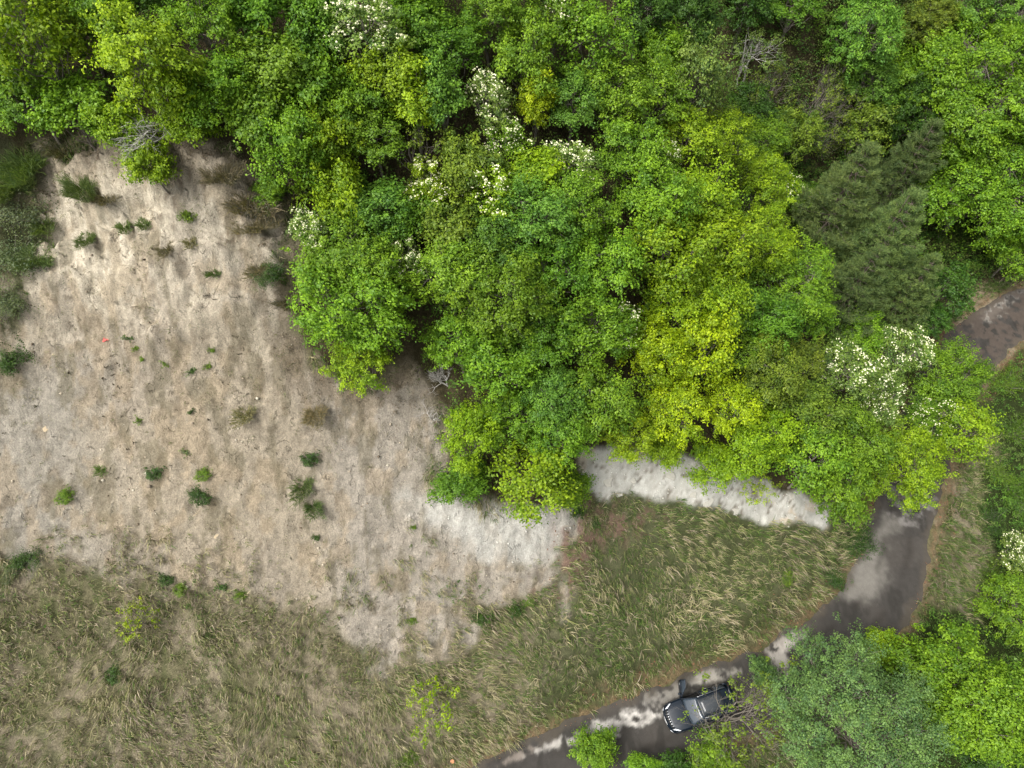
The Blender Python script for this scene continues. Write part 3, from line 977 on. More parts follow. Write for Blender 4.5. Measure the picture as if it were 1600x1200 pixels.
# ------------------------------------------------------------------ the trees, one by one
TREES = [
    # top left corner and the brow above the cut
    ('oak', 55, 60, 78, 'L', 'yellow green tree filling the top left corner'),
    ('oak', 35, 140, 66, 'G', 'fresh green tree at the left edge above the shrubs'),
    ('oak', 108, 168, 52, 'G', 'low green tree on the brow between the left edge and the lime tree'),
    ('oak', 118, 40, 58, 'L', 'bright lime tree at the top edge, second crown from the top left corner'),
    ('oak', 185, 20, 48, 'D', 'dark green tree at the top edge behind the lime trees'),
    ('oak', 235, 105, 72, 'L', 'large lime tree on the brow above the pale dead branches'),
    ('oak', 190, 205, 38, 'L', 'small lime tree leaning over the top of the bare earth face'),
    ('oak', 286, 195, 34, 'L', 'lime tree with pale dead branches sticking out below it'),
    ('oak', 240, 262, 36, 'L', 'lowest small lime tree hanging onto the bare face below the dead branches'),
    ('oak', 322, 45, 56, 'G', 'green tree at the top edge right of the large lime tree'),
    ('oak', 300, 150, 45, 'L', 'lime tree just right of the dead branches on the brow'),
    ('oak', 335, 130, 55, 'G', 'fresh green tree on the brow behind the pale scarp'),
    ('oak', 400, 20, 50, 'D', 'deep green tree at the top edge left of the first white flowering tree'),
    ('oak', 420, 95, 55, 'G', 'light green tree above the upper right corner of the bare face'),
    ('oak', 405, 175, 52, 'G', 'green tree at the wood edge with tiny white flowers on top'),
    ('oak', 455, 235, 55, 'G', 'rounded green tree overhanging the upper right corner of the bare face'),
    ('oak', 425, 305, 22, 'G', 'little green tree standing alone in the brown litter right of the bare face'),
    ('oak', 500, 40, 48, 'D', 'dark green tree left of the first white flowering tree at the top'),
    ('oak', 485, 130, 50, 'G', 'mid green tree behind the rounded tree at the wood edge'),
    ('ash', 572, 60, 48, 'P', 'pale flowering tree nearest the top left of the wood'),
    ('oak', 545, 150, 46, 'G', 'green tree below the pale flowering tree near the top'),
    ('oak', 600, 120, 46, 'L', 'light green tree right of the pale flowering tree near the top'),
    ('oak', 655, 25, 50, 'G', 'green tree at the top edge right of the pale flowering tree'),
    ('oak', 705, 75, 52, 'D', 'deep green tree under the top edge between two green crowns'),
    ('oak', 760, 28, 50, 'G', 'green tree at the top edge left of the largest white flowering tree'),
    ('ash', 868, 28, 48, 'G', 'white flowering tree touching the top edge right of centre'),
    ('oak', 815, 85, 56, 'G', 'broad green tree just below the flowering tree on the top edge'),
    ('oak', 930, 65, 60, 'G', 'broad mid green tree right of the flowering tree on the top edge'),
    ('oak', 1000, 20, 48, 'E', 'dark green tree on the top edge right of the broad mid green tree'),
    ('oak', 1075, 25, 52, 'E', 'dark shady tree on the top edge beside the dark hollow'),
    ('oak', 1035, 95, 38, 'G', 'small green tree standing over a brown gap near the top'),
    # second row
    ('cone', 648, 160, 42, 'L', 'tall tree with a yellow tip left of the cream flowered tree'),
    ('cone', 690, 165, 40, 'B', 'blue green tree next to the yellow tipped tall tree'),
    ('sparse', 640, 235, 50, 'O', 'thin olive tree with its branches showing below the yellow tipped tree'),
    ('oak', 585, 215, 50, 'G', 'green tree left of the thin olive tree'),
    ('oak', 520, 215, 44, 'L', 'light green tree two crowns left of the thin olive tree'),
    ('ash', 760, 165, 36, 'P', 'cream flowered tree left of the tall yellow cone'),
    ('cone', 838, 165, 34, 'Y', 'tall narrow bright yellow tree in the upper middle of the wood'),
    ('ash', 790, 225, 32, 'G', 'small white flowering tree below the tall yellow cone'),
    ('oak', 730, 265, 44, 'O', 'yellowish olive tree between two white flowering trees'),
    ('ash', 670, 290, 34, 'L', 'white flowering tree left of the yellowish olive tree'),
    ('ash', 762, 305, 42, 'L', 'faintly flowering tree below the yellowish olive tree'),
    ('oak', 828, 270, 46, 'L', 'light green tree left of the cream flowering tree at mid height'),
    ('ash', 888, 262, 38, 'P', 'cream flowering tree at the middle of the wood, with the densest flowers'),
    ('oak', 895, 165, 48, 'B', 'blue green tree right of the tall yellow cone'),
    ('oak', 955, 165, 52, 'G', 'green tree two crowns right of the tall yellow cone'),
    ('oak', 1015, 150, 50, 'G', 'green tree above the flowering sprig on the right'),
    ('oak', 1085, 135, 54, 'P', 'pale green tree at the right shoulder of the wood beside the dark gully'),
    ('oak', 1070, 215, 52, 'L', 'lime tree below the pale green tree on the right shoulder'),
    ('oak', 985, 240, 52, 'G', 'green tree left of the small white flowering sprig tree'),
    ('ash', 1038, 255, 26, 'G', 'smallest white flowering tree, among lime crowns on the right'),
    ('oak', 1130, 235, 48, 'L', 'lime tree on the right edge of the hill wood above the pines'),
    ('oak', 1185, 225, 40, 'G', 'green tree bordering the gully above the flowering tree'),
    ('oak', 1185, 290, 46, 'L', 'light green tree left of the flowering tree at the pines'),
    ('ash', 1240, 300, 34, 'G', 'white flowering tree at the left edge of the pines'),
    # third row
    ('oak', 590, 320, 56, 'B', 'blue green tree right of the cream flowered tree at the bare face'),
    ('ash', 482, 358, 32, 'P', 'cream flowered tree at the edge of the bare face'),
    ('oak', 525, 300, 48, 'L', 'light green tree above the cream flowered tree at the bare face'),
    ('oak', 545, 400, 74, 'G', 'broad green tree standing out over the right edge of the bare face'),
    ('ash', 638, 412, 30, 'P', 'brightest white flowering tree, small, right of the broad green tree'),
    ('oak', 560, 490, 80, 'G', 'biggest green tree at the right edge of the bare face'),
    ('oak', 575, 570, 50, 'L', 'lower lime tree of the wood edge above the reddish litter hollow'),
    ('oak', 640, 345, 42, 'D', 'deep green tree above the brightest white flowering tree'),
    ('oak', 700, 355, 48, 'O', 'olive tree right of the brightest white flowering tree'),
    ('oak', 765, 385, 54, 'B', 'blue green tree in the very middle left of the wood'),
    ('oak', 835, 355, 56, 'B', 'blue green broad tree in the middle of the wood'),
    ('oak', 705, 440, 62, 'G', 'light green broad tree in the wood centre left'),
    ('oak', 785, 470, 74, 'G', 'large light green tree in the centre of the wood'),
    ('oak', 865, 430, 54, 'D', 'deep green tree right of the large central tree'),
    ('oak', 905, 345, 60, 'G', 'green tree below the cream flowering tree with the densest flowers'),
    ('oak', 945, 420, 56, 'G', 'green tree above the flowering tree in the lower wood'),
    ('oak', 1025, 330, 60, 'G', 'green tree below the smallest flowering tree'),
    ('oak', 1095, 310, 56, 'L', 'lime tree right of the smallest flowering tree'),
    ('oak', 1045, 400, 62, 'L', 'lime tree above the yellow trees on the right'),
    ('oak', 1120, 385, 58, 'L', 'bright lime tree two crowns left of the pines'),
    ('oak', 1185, 370, 56, 'L', 'light green tree next to the pines halfway down'),
    ('oak', 1230, 440, 60, 'G', 'bright green tree against the dark pines'),
    ('oak', 1270, 490, 42, 'G', 'green tree at the foot of the pines beside the large flowering tree'),
    ('oak', 1190, 495, 52, 'D', 'deep green tree left of the bright one against the pines'),
    ('oak', 1125, 465, 56, 'L', 'yellowish lime tree right of the wood centre'),
    ('oak', 1060, 475, 50, 'L', 'lime tree between the lower flowering tree and the yellow trees'),
    ('ash', 972, 520, 34, 'G', 'lone white flowering tree in the lower middle of the wood'),
    ('oak', 915, 535, 56, 'G', 'fresh green tree left of the lone lower flowering tree'),
    ('oak', 1030, 555, 52, 'Y', 'yellow green tree right of the lone lower flowering tree'),
    ('oak', 1100, 555, 54, 'Y', 'yellowest broad tree on the right half of the wood'),
    ('oak', 850, 530, 50, 'D', 'deep green tree below the large central tree'),
    ('oak', 790, 575, 58, 'G', 'green tree halfway between the centre and the lower tip of the wood'),
    ('oak', 720, 545, 46, 'G', 'green tree above the bare grey bush at the hollow'),
    ('oak', 860, 615, 54, 'B', 'blue green tree above the lower tip of the wood'),
    ('oak', 735, 690, 54, 'L', 'light green tree at the left of the lower tip, above the pale slope'),
    ('oak', 800, 655, 46, 'G', 'green tree inside the lower tip of the wood'),
    ('oak', 870, 685, 50, 'G', 'green tree at the right of the lower tip above the white rock'),
    ('oak', 830, 745, 62, 'L', 'lowest green tree at the very tip of the wood on the white scree'),
    ('oak', 725, 755, 36, 'D', 'dark low tree at the lower left corner of the wood'),
    ('oak', 890, 765, 30, 'G', 'small green tree touching the left end of the white rock'),
    ('oak', 935, 635, 56, 'G', 'green tree above the left end of the white rock'),
    ('oak', 985, 685, 44, 'L', 'light green tree overhanging the white rock, leftmost above it'),
    ('oak', 1060, 640, 54, 'Y', 'bright yellow green tree over the middle of the white rock'),
    ('oak', 1040, 700, 30, 'L', 'small lime tree rooted at the upper edge of the white rock'),
    ('oak', 1135, 640, 48, 'Y', 'yellow green tree right of the bright one over the white rock'),
    ('oak', 1195, 600, 50, 'O', 'olive tree in the lower right of the wood'),
    ('oak', 1185, 685, 52, 'L', 'lime tree over the right half of the white rock'),
    ('oak', 1120, 720, 34, 'L', 'small lime tree hanging over the middle of the white rock'),
    ('sparse', 1185, 758, 34, 'Y', 'thin yellow tree spread over the right part of the white rock'),
    ('oak', 1175, 555, 46, 'G', 'green tree left of the olive trees in the lower right of the wood'),
    ('oak', 1245, 570, 46, 'O', 'olive tree left of the large white flowering tree'),
    ('oak', 1265, 645, 50, 'O', 'olive green tree below the large white flowering tree'),
    ('oak', 1265, 725, 50, 'G', 'green tree at the right end of the white rock'),
    ('oak', 1315, 770, 48, 'G', 'green tree at the roadside, left of the rounded tree over the bend'),
    ('ash', 1318, 580, 54, 'P', 'large white flowering tree, left crown of the pair near the bend'),
    ('ash', 1398, 560, 46, 'P', 'white flowering tree, right crown of the pair near the bend'),
    ('ash', 1372, 635, 40, 'P', 'white flowering tree below the pair near the bend'),
    ('oak', 1340, 690, 48, 'G', 'green tree between the flowering trees and the road bend'),
    ('oak', 1405, 735, 66, 'L', 'rounded bright tree overhanging the top of the road bend'),
    ('ash', 1450, 665, 36, 'G', 'faintly flowering tree right of the rounded bright tree'),
    ('oak', 1480, 590, 56, 'G', 'green tree on the outer side near the upper road'),
    ('oak', 1505, 680, 44, 'L', 'light green tree on the outer bank right of the bend'),
    ('oak', 1340, 530, 34, 'G', 'small green tree between the flowering pair and the pines'),
    # gully on the right
    ('pine', 1310, 320, 78, 'N', 'grey green pine in the gully, leftmost of the pines'),
    ('pine', 1375, 390, 80, 'N', 'broad pine in the middle of the pines'),
    ('pine', 1415, 270, 66, 'M', 'dark pine at the top right of the pines'),
    ('pine', 1335, 450, 62, 'M', 'dark pine at the bottom of the group beside the bright green tree'),
    ('pine', 1420, 455, 56, 'N', 'lower right pine near the upper road'),
    ('oak', 1470, 455, 40, 'E', 'dark green tree at the upper road beside the pines'),
    ('oak', 1460, 505, 30, 'E', 'dark low tree covering the left end of the upper road'),
    ('big', 1500, 150, 112, 'G', 'huge broad tree in the upper right'),
    ('big', 1530, 290, 104, 'G', 'huge broad tree on the right edge above the upper road'),
    ('big', 1425, 175, 60, 'E', 'dark tree between the huge broad trees and the tangled bare one'),
    ('big', 1610, 90, 84, 'G', 'green tree cut by the right edge near the top corner'),
    ('oak', 1590, 390, 44, 'G', 'green tree on the right edge hanging over the upper road'),
    ('oak', 1345, 50, 58, 'B', 'blue green feathery tree at the top right of the gully'),
    ('oak', 1360, 125, 44, 'B', 'lower blue green tree above the tangled bare one'),
    ('sparse', 1180, 75, 52, 'P', 'pale thin leaved tree standing beside the dark hollow'),
    ('bare', 1290, 160, 62, 'O', 'tangled leafless tree in the gully above the pines'),
    ('bare', 1200, 130, 48, 'O', 'leafless grey tree left of the tangled one in the gully'),
    ('oak', 1170, 165, 34, 'E', 'dark ivy green tree below the pale thin leaved tree'),
    ('oak', 1240, 210, 38, 'O', 'dull olive tree in the gully left of the tangled bare tree'),
    ('oak', 1345, 205, 40, 'O', 'dull olive tree in the gully right of the tangled bare tree'),
    ('big', 1450, 30, 54, 'O', 'olive tree at the top edge right of the feathery tree'),
    ('oak', 1540, 15, 60, 'B', 'soft blue green tree at the top edge near the right corner'),
    ('oak', 1165, 10, 42, 'E', 'dark tree on the top edge above the pale thin leaved tree'),
    ('oak', 1240, 10, 40, 'D', 'deep green tree on the top edge above the dark hollow'),
    # outer side of the road
    ('poplar', 1325, 1122, 121, 'S', 'large silvery green poplar beside the car'),
    ('big', 1500, 1096, 112, 'G', 'large yellow green tree in the bottom right corner'),
    ('oak', 1375, 1010, 26, 'L', 'lime tree tip reaching over the road between poplar and yellow tree'),
    ('oak', 1590, 950, 52, 'G', 'green tree on the right edge above the yellow green one'),
    ('oak', 1565, 1190, 60, 'E', 'dark green tree under the bottom right corner'),
    ('bare', 1158, 1125, 88, 'O', 'nearly leafless tree with a few yellow leaves reaching over the car'),
    ('oak', 932, 1172, 29, 'G', 'small bright green tree at the bottom edge covering the road'),
    ('oak', 1110, 1195, 34, 'G', 'green bush at the bottom edge under the nearly leafless tree'),
    ('oak', 1060, 1210, 26, 'E', 'dark green bush at the bottom edge left of the nearly leafless tree'),
    ('oak', 1005, 1200, 22, 'G', 'green sapling at the bottom edge below the car'),
    ('oak', 1195, 1055, 22, 'S', 'small grey green tree on the verge at the rear of the car'),
    ('ash', 1592, 858, 28, 'P', 'white flowering bush cut by the right edge'),
    ('sparse', 680, 1105, 46, 'Y', 'thin yellow green young tree alone in the lower grass'),
    ('sparse', 215, 970, 32, 'Y', 'small thin yellow green tree at the top of the lower left grass'),
    # beyond the frame, for a step to the side
    ('oak', -60, 60, 70, 'G', 'green tree beyond the left edge at the top'),
    ('oak', -130, 140, 70, 'L', 'lime tree beyond the left edge on the brow'),
    ('big', 1700, 230, 90, 'G', 'broad tree beyond the right edge in the gully'),
    ('big', 1720, 1010, 90, 'G', 'broad tree beyond the right edge below the road'),
    ('oak', 200, -70, 60, 'G', 'green tree behind the lime trees of the top left'),
    ('oak', 450, -60, 60, 'G', 'green tree behind the top edge of the wood'),
    ('oak', 620, -60, 60, 'D', 'dark tree behind the top edge of the wood'),
    ('oak', 800, -60, 60, 'G', 'green tree behind the white flowering tree of the top edge'),
    ('oak', 980, -60, 60, 'D', 'dark tree behind the right part of the top edge'),
]
for kind, x, y, r_, ck, lab in TREES:
    plant(kind, x, y, r_, ck, lab)

# ---- bushes and shrubs on the slope
SHRUBS = [
    ('spiky', 120, 285, 34, 'M', 'dark wiry broom shrub on the pale cut below the left brow'),
    ('spiky', 155, 300, 26, 'X', 'brownish wiry shrub touching the dark broom shrub on the pale cut'),
    ('spiky', 62, 345, 26, 'M', 'dark wiry shrub on the left edge of the pale cut'),
    ('shrub', 18, 335, 38, 'M', 'dark bushy shrub at the left edge, upper one'),
    ('shrub', 10, 400, 44, 'M', 'dark bushy shrub at the left edge, middle one'),
    ('spiky', 45, 395, 34, 'M', 'dark wiry shrub between the left edge bushes and the cut'),
    ('shrub', 8, 465, 34, 'M', 'dull dark shrub at the left edge, lower one'),
    ('shrub', 10, 560, 26, 'E', 'green shrub at the left edge beside the middle of the bare face'),
    ('spiky', 30, 240, 46, 'M', 'dark wiry shrub on the left below the green trees'),
    ('spiky', 5, 280, 40, 'M', 'dark wiry shrub cut by the left edge under the trees'),
    ('spiky', 85, 225, 26, 'X', 'brown wiry shrub on the brow left of the lime trees'),
    ('spiky', 380, 300, 50, 'X', 'large brown wiry bush at the upper right of the bare face'),
    ('spiky', 345, 262, 34, 'X', 'brown wiry bush under the trees at the top of the bare face'),
    ('spiky', 395, 345, 30, 'T', 'dry brown bush below the large brown one'),
    ('spiky', 445, 290, 30, 'X', 'brown bush right of the large brown one under the wood'),
    ('shrub', 288, 335, 14, 'G', 'small bright green shrub in the middle of the pale cut'),
    ('spiky', 190, 350, 16, 'M', 'small dark shrub on the left of the pale cut'),
    ('spiky', 222, 348, 14, 'M', 'small dark shrub right of its neighbour on the pale cut'),
    ('spiky', 258, 380, 20, 'X', 'greyish shrub below the bright green one on the pale cut'),
    ('spiky', 330, 422, 15, 'M', 'dark round shrub on the pale cut right of the middle'),
    ('spiky', 295, 375, 16, 'T', 'dry shrub on the pale cut below the bright green one'),
    ('shrub', 428, 430, 22, 'E', 'dark green bush near the right border of the pale cut'),
    ('spiky', 405, 412, 24, 'X', 'grey brown bush left of the dark green one at the right border'),
    ('spiky', 445, 462, 26, 'X', 'brown bush below the dark green one at the right border'),
    ('spiky', 135, 375, 18, 'M', 'wiry shrub on the left third of the pale cut'),
    ('shrub', 203, 530, 10, 'E', 'small green plant right of the red flower'),
    ('shrub', 212, 546, 7, 'G', 'tiny green plant below right of the red flower'),
    ('shrub', 222, 560, 6, 'G', 'tiny green plant third down from the red flower'),
    ('shrub', 257, 570, 8, 'G', 'small green plant in the middle of the bare face'),
    ('shrub', 299, 581, 9, 'E', 'small dark green plant right of the middle of the bare face'),
    ('shrub', 323, 572, 8, 'G', 'small green plant right of the dark green one'),
    ('shrub', 330, 546, 7, 'G', 'tiny green plant near the right side of the bare face'),
    ('shrub', 216, 658, 9, 'G', 'small green plant in the left middle of the lower bare face'),
    ('shrub', 301, 643, 7, 'E', 'tiny dark plant above the lower bare face'),
    ('shrub', 245, 738, 15, 'E', 'dull green bush left of the two green ones on the lower face'),
    ('shrub', 322, 738, 13, 'G', 'green bush above the largest green bush of the lower face'),
    ('shrub', 313, 770, 17, 'E', 'largest round green bush on the lower bare face'),
    ('shrub', 105, 772, 14, 'G', 'green bush on the lower left of the bare face'),
    ('spiky', 155, 730, 14, 'N', 'wiry green tuft left of the bushes on the lower face'),
    ('shrub', 290, 708, 10, 'N', 'grey green plant above the bushes on the lower face'),
    ('shrub', 488, 715, 15, 'E', 'upper dark shrub of the strip along the grey slope'),
    ('spiky', 470, 750, 28, 'M', 'middle wiry shrub of the strip along the grey slope'),
    ('spiky', 485, 785, 24, 'M', 'lowest wiry shrub of the strip along the grey slope'),
    ('spiky', 380, 640, 24, 'T', 'straw coloured tussock right of the middle of the bare face'),
    ('spiky', 490, 640, 26, 'T', 'straw coloured tussock on the grey slope'),
    ('shrub', 35, 870, 20, 'E', 'green shrub on the left edge at the foot of the bare face'),
    ('shrub', 20, 890, 18, 'M', 'dark shrub on the left edge just above the lower grass'),
    ('shrub', 260, 903, 11, 'E', 'green plant on the line where bare face meets grass, left one'),
    ('shrub', 285, 918, 12, 'G', 'green plant at the grass line, second from the left'),
    ('shrub', 345, 915, 10, 'E', 'green plant at the grass line, third from the left'),
    ('shrub', 372, 930, 11, 'G', 'green plant at the grass line, rightmost one'),
    ('shrub', 493, 838, 8, 'E', 'tiny dark plant at the left border of the grey slope'),
    ('shrub', 645, 823, 6, 'G', 'tiny green plant on the pale grey slope'),
    ('shrub', 643, 970, 9, 'G', 'green weed on the lower grey slope left of the pink soil'),
    ('shrub', 748, 962, 14, 'E', 'green weed at the lower edge of the pink soil, left one'),
    ('shrub', 802, 950, 14, 'E', 'green weed at the lower edge of the pink soil, middle one'),
    ('shrub', 825, 942, 9, 'G', 'green weed at the lower edge of the pink soil, right one'),
    ('shrub', 900, 800, 14, 'E', 'green weed beneath the left end of the white rock'),
    ('shrub', 925, 815, 10, 'E', 'green weed just below right of the left rock end'),
    ('shrub', 180, 1050, 14, 'E', 'green clump in the lower left grass'),
    ('shrub', 640, 1185, 18, 'G', 'round green bush at the bottom edge left of the road'),
    ('shrub', 455, 1190, 9, 'G', 'bright green weed at the bottom edge in the grass'),
    ('shrub', 1345, 855, 26, 'E', 'dark green shrub at the road edge under the rounded tree'),
    ('shrub', 1300, 900, 20, 'E', 'green shrub on the inner road edge below the bend'),
    ('shrub', 1232, 900, 12, 'G', 'light green weed in the grass bank near the road'),
    ('bare', 698, 585, 30, 'O', 'bare grey bush in the reddish hollow beside the wood'),
    ('bare', 672, 640, 24, 'O', 'bare grey bush below the other one beside the wood'),
    ('bare', 35, 170, 28, 'O', 'pale dead branches among the trees at the left edge'),
]
for kind, x, y, r_, ck, lab in SHRUBS:
    v = (2 if r_ < 29 else 1) if kind == 'bare' else None
    plant(kind, x, y, r_, ck, lab, var=v)

plant('bare', 246, 150, 66, 'O', 'pale dead branches sticking out over the top of the bare face', var=1, lean=(1.15, 0.1))
for x, y, r_, ck, lab in [(1575, 600, 26, 'G', 'green bush on the right bank just below the upper road'),
                          (1545, 640, 18, 'E', 'dark green bush on the right bank, second below the upper road'),
                          (1590, 675, 30, 'D', 'deep green bush on the right edge, third below the upper road'),
                          (1560, 730, 24, 'G', 'bright green bush in the middle of the right bank'),
                          (1588, 770, 30, 'D', 'leafy bush on the right edge above the white flowering bush'),
                          (1555, 812, 22, 'E', 'dark bush left of the white flowering bush on the right'),
                          (1550, 900, 22, 'G', 'green bush below the white flowering bush on the right')]:
    plant('shrub', x, y, r_, ck, lab, var=2)

# ------------------------------------------------------------------ grass, weeds and litter (nobody could count them)
def grass_material():
    m, N, L = new_mat('long_grass')
    out = N.new('ShaderNodeOutputMaterial'); p = N.new('ShaderNodeBsdfPrincipled')
    at_ = N.new('ShaderNodeAttribute'); at_.attribute_name = 'Col'
    p.inputs['Roughness'].default_value = .75; p.inputs['Specular IOR Level'].default_value = .15
    L.new(at_.outputs['Color'], p.inputs['Base Color'])
    tr = N.new('ShaderNodeBsdfTranslucent'); L.new(at_.outputs['Color'], tr.inputs['Color'])
    ms = N.new('ShaderNodeMixShader'); ms.inputs[0].default_value = .2
    L.new(p.outputs[0], ms.inputs[1]); L.new(tr.outputs[0], ms.inputs[2]); L.new(ms.outputs[0], out.inputs[0])
    return m


M_GRASS = grass_material()
rg = np.random.default_rng(77)
m_forest2 = np.maximum(m_forest, m_rock)


def sample(n, dens_grid, x0=-33, x1=47, y0=-6, y1=55):
    x = rg.uniform(x0, x1, n); y = rg.uniform(y0, y1, n)
    d = bilin(dens_grid, GX, GY, x, y)
    k = rg.uniform(0, 1, n) < d
    x, y = x[k], y[k]
    return x, y, ground(x, y)


GYd, GXd = np.gradient(Z0, GY, GX)


def slope_dir(x, y):
    return -bilin(GXd, GX, GY, x, y), -bilin(GYd, GX, GY, x, y)


def blades(name, x, y, z, per, L0, L1, width, palette, pw, spread, label, droop=.45, down=.55, mat=None):
    n = len(x)
    dx, dy = slope_dir(x, y)
    ci = np.repeat(np.arange(n), per)
    m_ = len(ci)
    an = rg.uniform(0, 6.283, m_)
    rr = spread * rg.uniform(0, 1, m_) ** .5
    px_, py_ = x[ci] + np.cos(an) * rr, y[ci] + np.sin(an) * rr
    p0 = np.stack([px_, py_, ground(px_, py_) - .03], 1)
    windx = (fbm(x * .35, y * .35, 301, 2) - .5) * 1.6; windy = (fbm(x * .35, y * .35, 311, 2) - .5) * 1.6
    lean = np.stack([dx[ci] * down + windx[ci] + .25, dy[ci] * down + windy[ci] - .25, np.zeros(m_)], 1) + rg.normal(size=(m_, 3)) * np.array([.38, .38, 0])
    ts = rg.uniform(.6, 1.25, n)[ci]
    L_ = rg.uniform(L0, L1, m_) * ts
    d1 = unit(lean * .55 + np.array([0, 0, 1.0])); d2 = unit(lean * 1.25 + np.array([0, 0, .35 - droop * .6]))
    s = unit(np.cross(d1, np.stack([rg.normal(size=m_), rg.normal(size=m_), np.full(m_, 1.)], 1))) * width * rg.uniform(.6, 1.4, m_)[:, None]
    pm = p0 + d1 * (L_ * .5)[:, None]; pe = pm + d2 * (L_ * .55)[:, None]
    v = np.stack([p0 - s * .6, p0 + s * .6, pm + s, pm - s, pe], 1).reshape(-1, 3)
    i = np.arange(m_) * 5
    q = np.stack([i, i + 1, i + 2, i + 3], 1); t = np.stack([i + 3, i + 2, i + 4], 1)
    pal = np.array(palette)
    pidx = pw(x, y, ci, m_)
    c = pal[pidx] * rg.uniform(.75, 1.25, (m_, 1))
    me = mesh_from(name, v, quads=q, tris=t, mats=[mat or M_GRASS], colors=np.clip(np.repeat(c, 5, 0), 0, .9))
    return link(name, me, kind='stuff', label=label)


def leafclumps(name, x, y, z, hgt, rad_, per, leaf, palette, label):
    n = len(x)
    ci = np.repeat(np.arange(n), per); m_ = len(ci)
    off = unit(rg.normal(size=(m_, 3))) * (rg.uniform(0, 1, m_) ** .5)[:, None] * rad_ * rg.uniform(.6, 1.4, n)[ci][:, None]
    hz = hgt * rg.uniform(.2, 1.0, n)
    c = np.stack([x, y, z + hz], 1)[ci] + off * np.array([1, 1, .7])
    nrm = unit(off / rad_ * .5 + np.array([0, 0, .8]) + rg.normal(size=(m_, 3)) * .5)
    v, q = leaf_quads(c, nrm, leaf * rg.uniform(.6, 1.4, m_), rg)
    pal = np.array(palette)
    cc = pal[rg.integers(0, len(pal), n)][ci] * rg.uniform(.7, 1.3, (m_, 1))
    me = mesh_from(name, v, quads=q, mats=[M_GRASS], colors=np.repeat(cc, 4, 0))
    return link(name, me, kind='stuff', label=label)


STRAW = [lin(184, 174, 138, .72), lin(164, 158, 116, .72), lin(142, 148, 90, .72), lin(176, 163, 142, .72), lin(102, 126, 62, .72), lin(76, 106, 46, .72), lin(136, 124, 106, .7)]


def pal_pick(base, gfreq=.4):
    w = np.array(base, float)

    def f(x, y, ci, m_):
        g = np.clip((fbm(x * gfreq, y * gfreq, 401, 3) - .5) * 4, -1, 1)[ci]     # local drift between dry and green
        u = rg.uniform(0, 1, m_)
        cdf = np.cumsum(w / w.sum())
        u = np.clip(u + g * .22, 0, .999)
        return np.searchsorted(cdf, u)
    return f


open_ = np.clip(1 - m_bare - m_forest2, 0, 1) * smooth(ROAD_HALF + .1, ROAD_HALF + .7, RD) * far_mask
lower = smooth(900, 700, U + 0 * V)
patchy = smooth(.40, .52, fbm(X * .55, Y * .55, 421, 4))
inner = (sdist(U, V, [(-400, 780), (870, 780), (900, 760), (1320, 800), (1340, 880), (1230, 1000), (1000, 1100), (640, 1290), (600, 1500), (-400, 1500)]) > -14)
m_bare2 = smooth(-50, 50, sdist(U, V, BARE) - 42 + (fbm(X * .5, Y * .5, 425, 4) - .5) * 420)
fringe = m_bare * (1 - m_bare2) * smooth(800, 860, V) * far_mask * (1 - m_forest2) * (1 - m_white)
d_left = np.maximum(open_ * inner * lower * (.45 + .55 * patchy), fringe * .6 * smooth(.4, .55, n2))
d_bank = open_ * inner * smooth(640, 800, U)
x, y, z = sample(130000, d_left * .8)
blades('dry_grass', x, y, z, 11, .28, .75, .012, STRAW, pal_pick([3, 3, 2.6, 2.6, 2.6, 1.8, 2]), .16,
       'long dry straw coloured grass in patches over pale soil', down=.5)
x, y, z = sample(62000, d_bank * .95)
blades('grass_bank', x, y, z, 12, .25, .7, .013, STRAW, pal_pick([1.2, 1.4, 3.0, .8, 4.2, 4.4, .9]), .15,
       'dense olive and straw grass on the bank above the road', down=.55)
# tall pale reeds standing out
x, y, z = sample(60000, np.clip(d_left * .42 + d_bank * .3, 0, 1) * smooth(.5, .6, fbm(X * .5, Y * .5, 431, 3)))
blades('tall_dry_grass', x, y, z, 9, .45, 1.0, .018, STRAW, pal_pick([5, 4, 3, 3, 1, .6, .6]), .16, 'tall pale reed grass standing out of the slope grass', down=.6)
# verge and outer bank
outer = open_ * (~inner) * (1 - m_left)
x, y, z = sample(60000, np.clip(outer * (1 - m_green) * .95, 0, 1))
blades('outer_grass', x, y, z, 12, .35, .9, .015, STRAW, pal_pick([.7, 1.2, 3, .5, 4.4, 5.2, .8]), .15, 'long grass on the outer bank of the road', down=.2)
x, y, z = sample(30000, np.clip(m_green * outer * .75, 0, 1))
leafclumps('brambles', x, y, z, .8, .3, 26, .10, [(.07, .15, .022), (.09, .18, .024), (.05, .11, .02), (.11, .16, .04)], 'green brambles and weeds on the outer bank')
x, y, z = sample(30000, np.clip((d_left + d_bank) * .35 * smooth(.54, .64, fbm(X * .7, Y * .7, 443, 4)) + fringe * .2 * smooth(.5, .6, n1), 0, 1))
leafclumps('green_weeds', x, y, z, .3, .16, 16, .07, [(.045, .105, .015), (.06, .13, .018), (.07, .11, .02)], 'low green weeds between the dry grass')
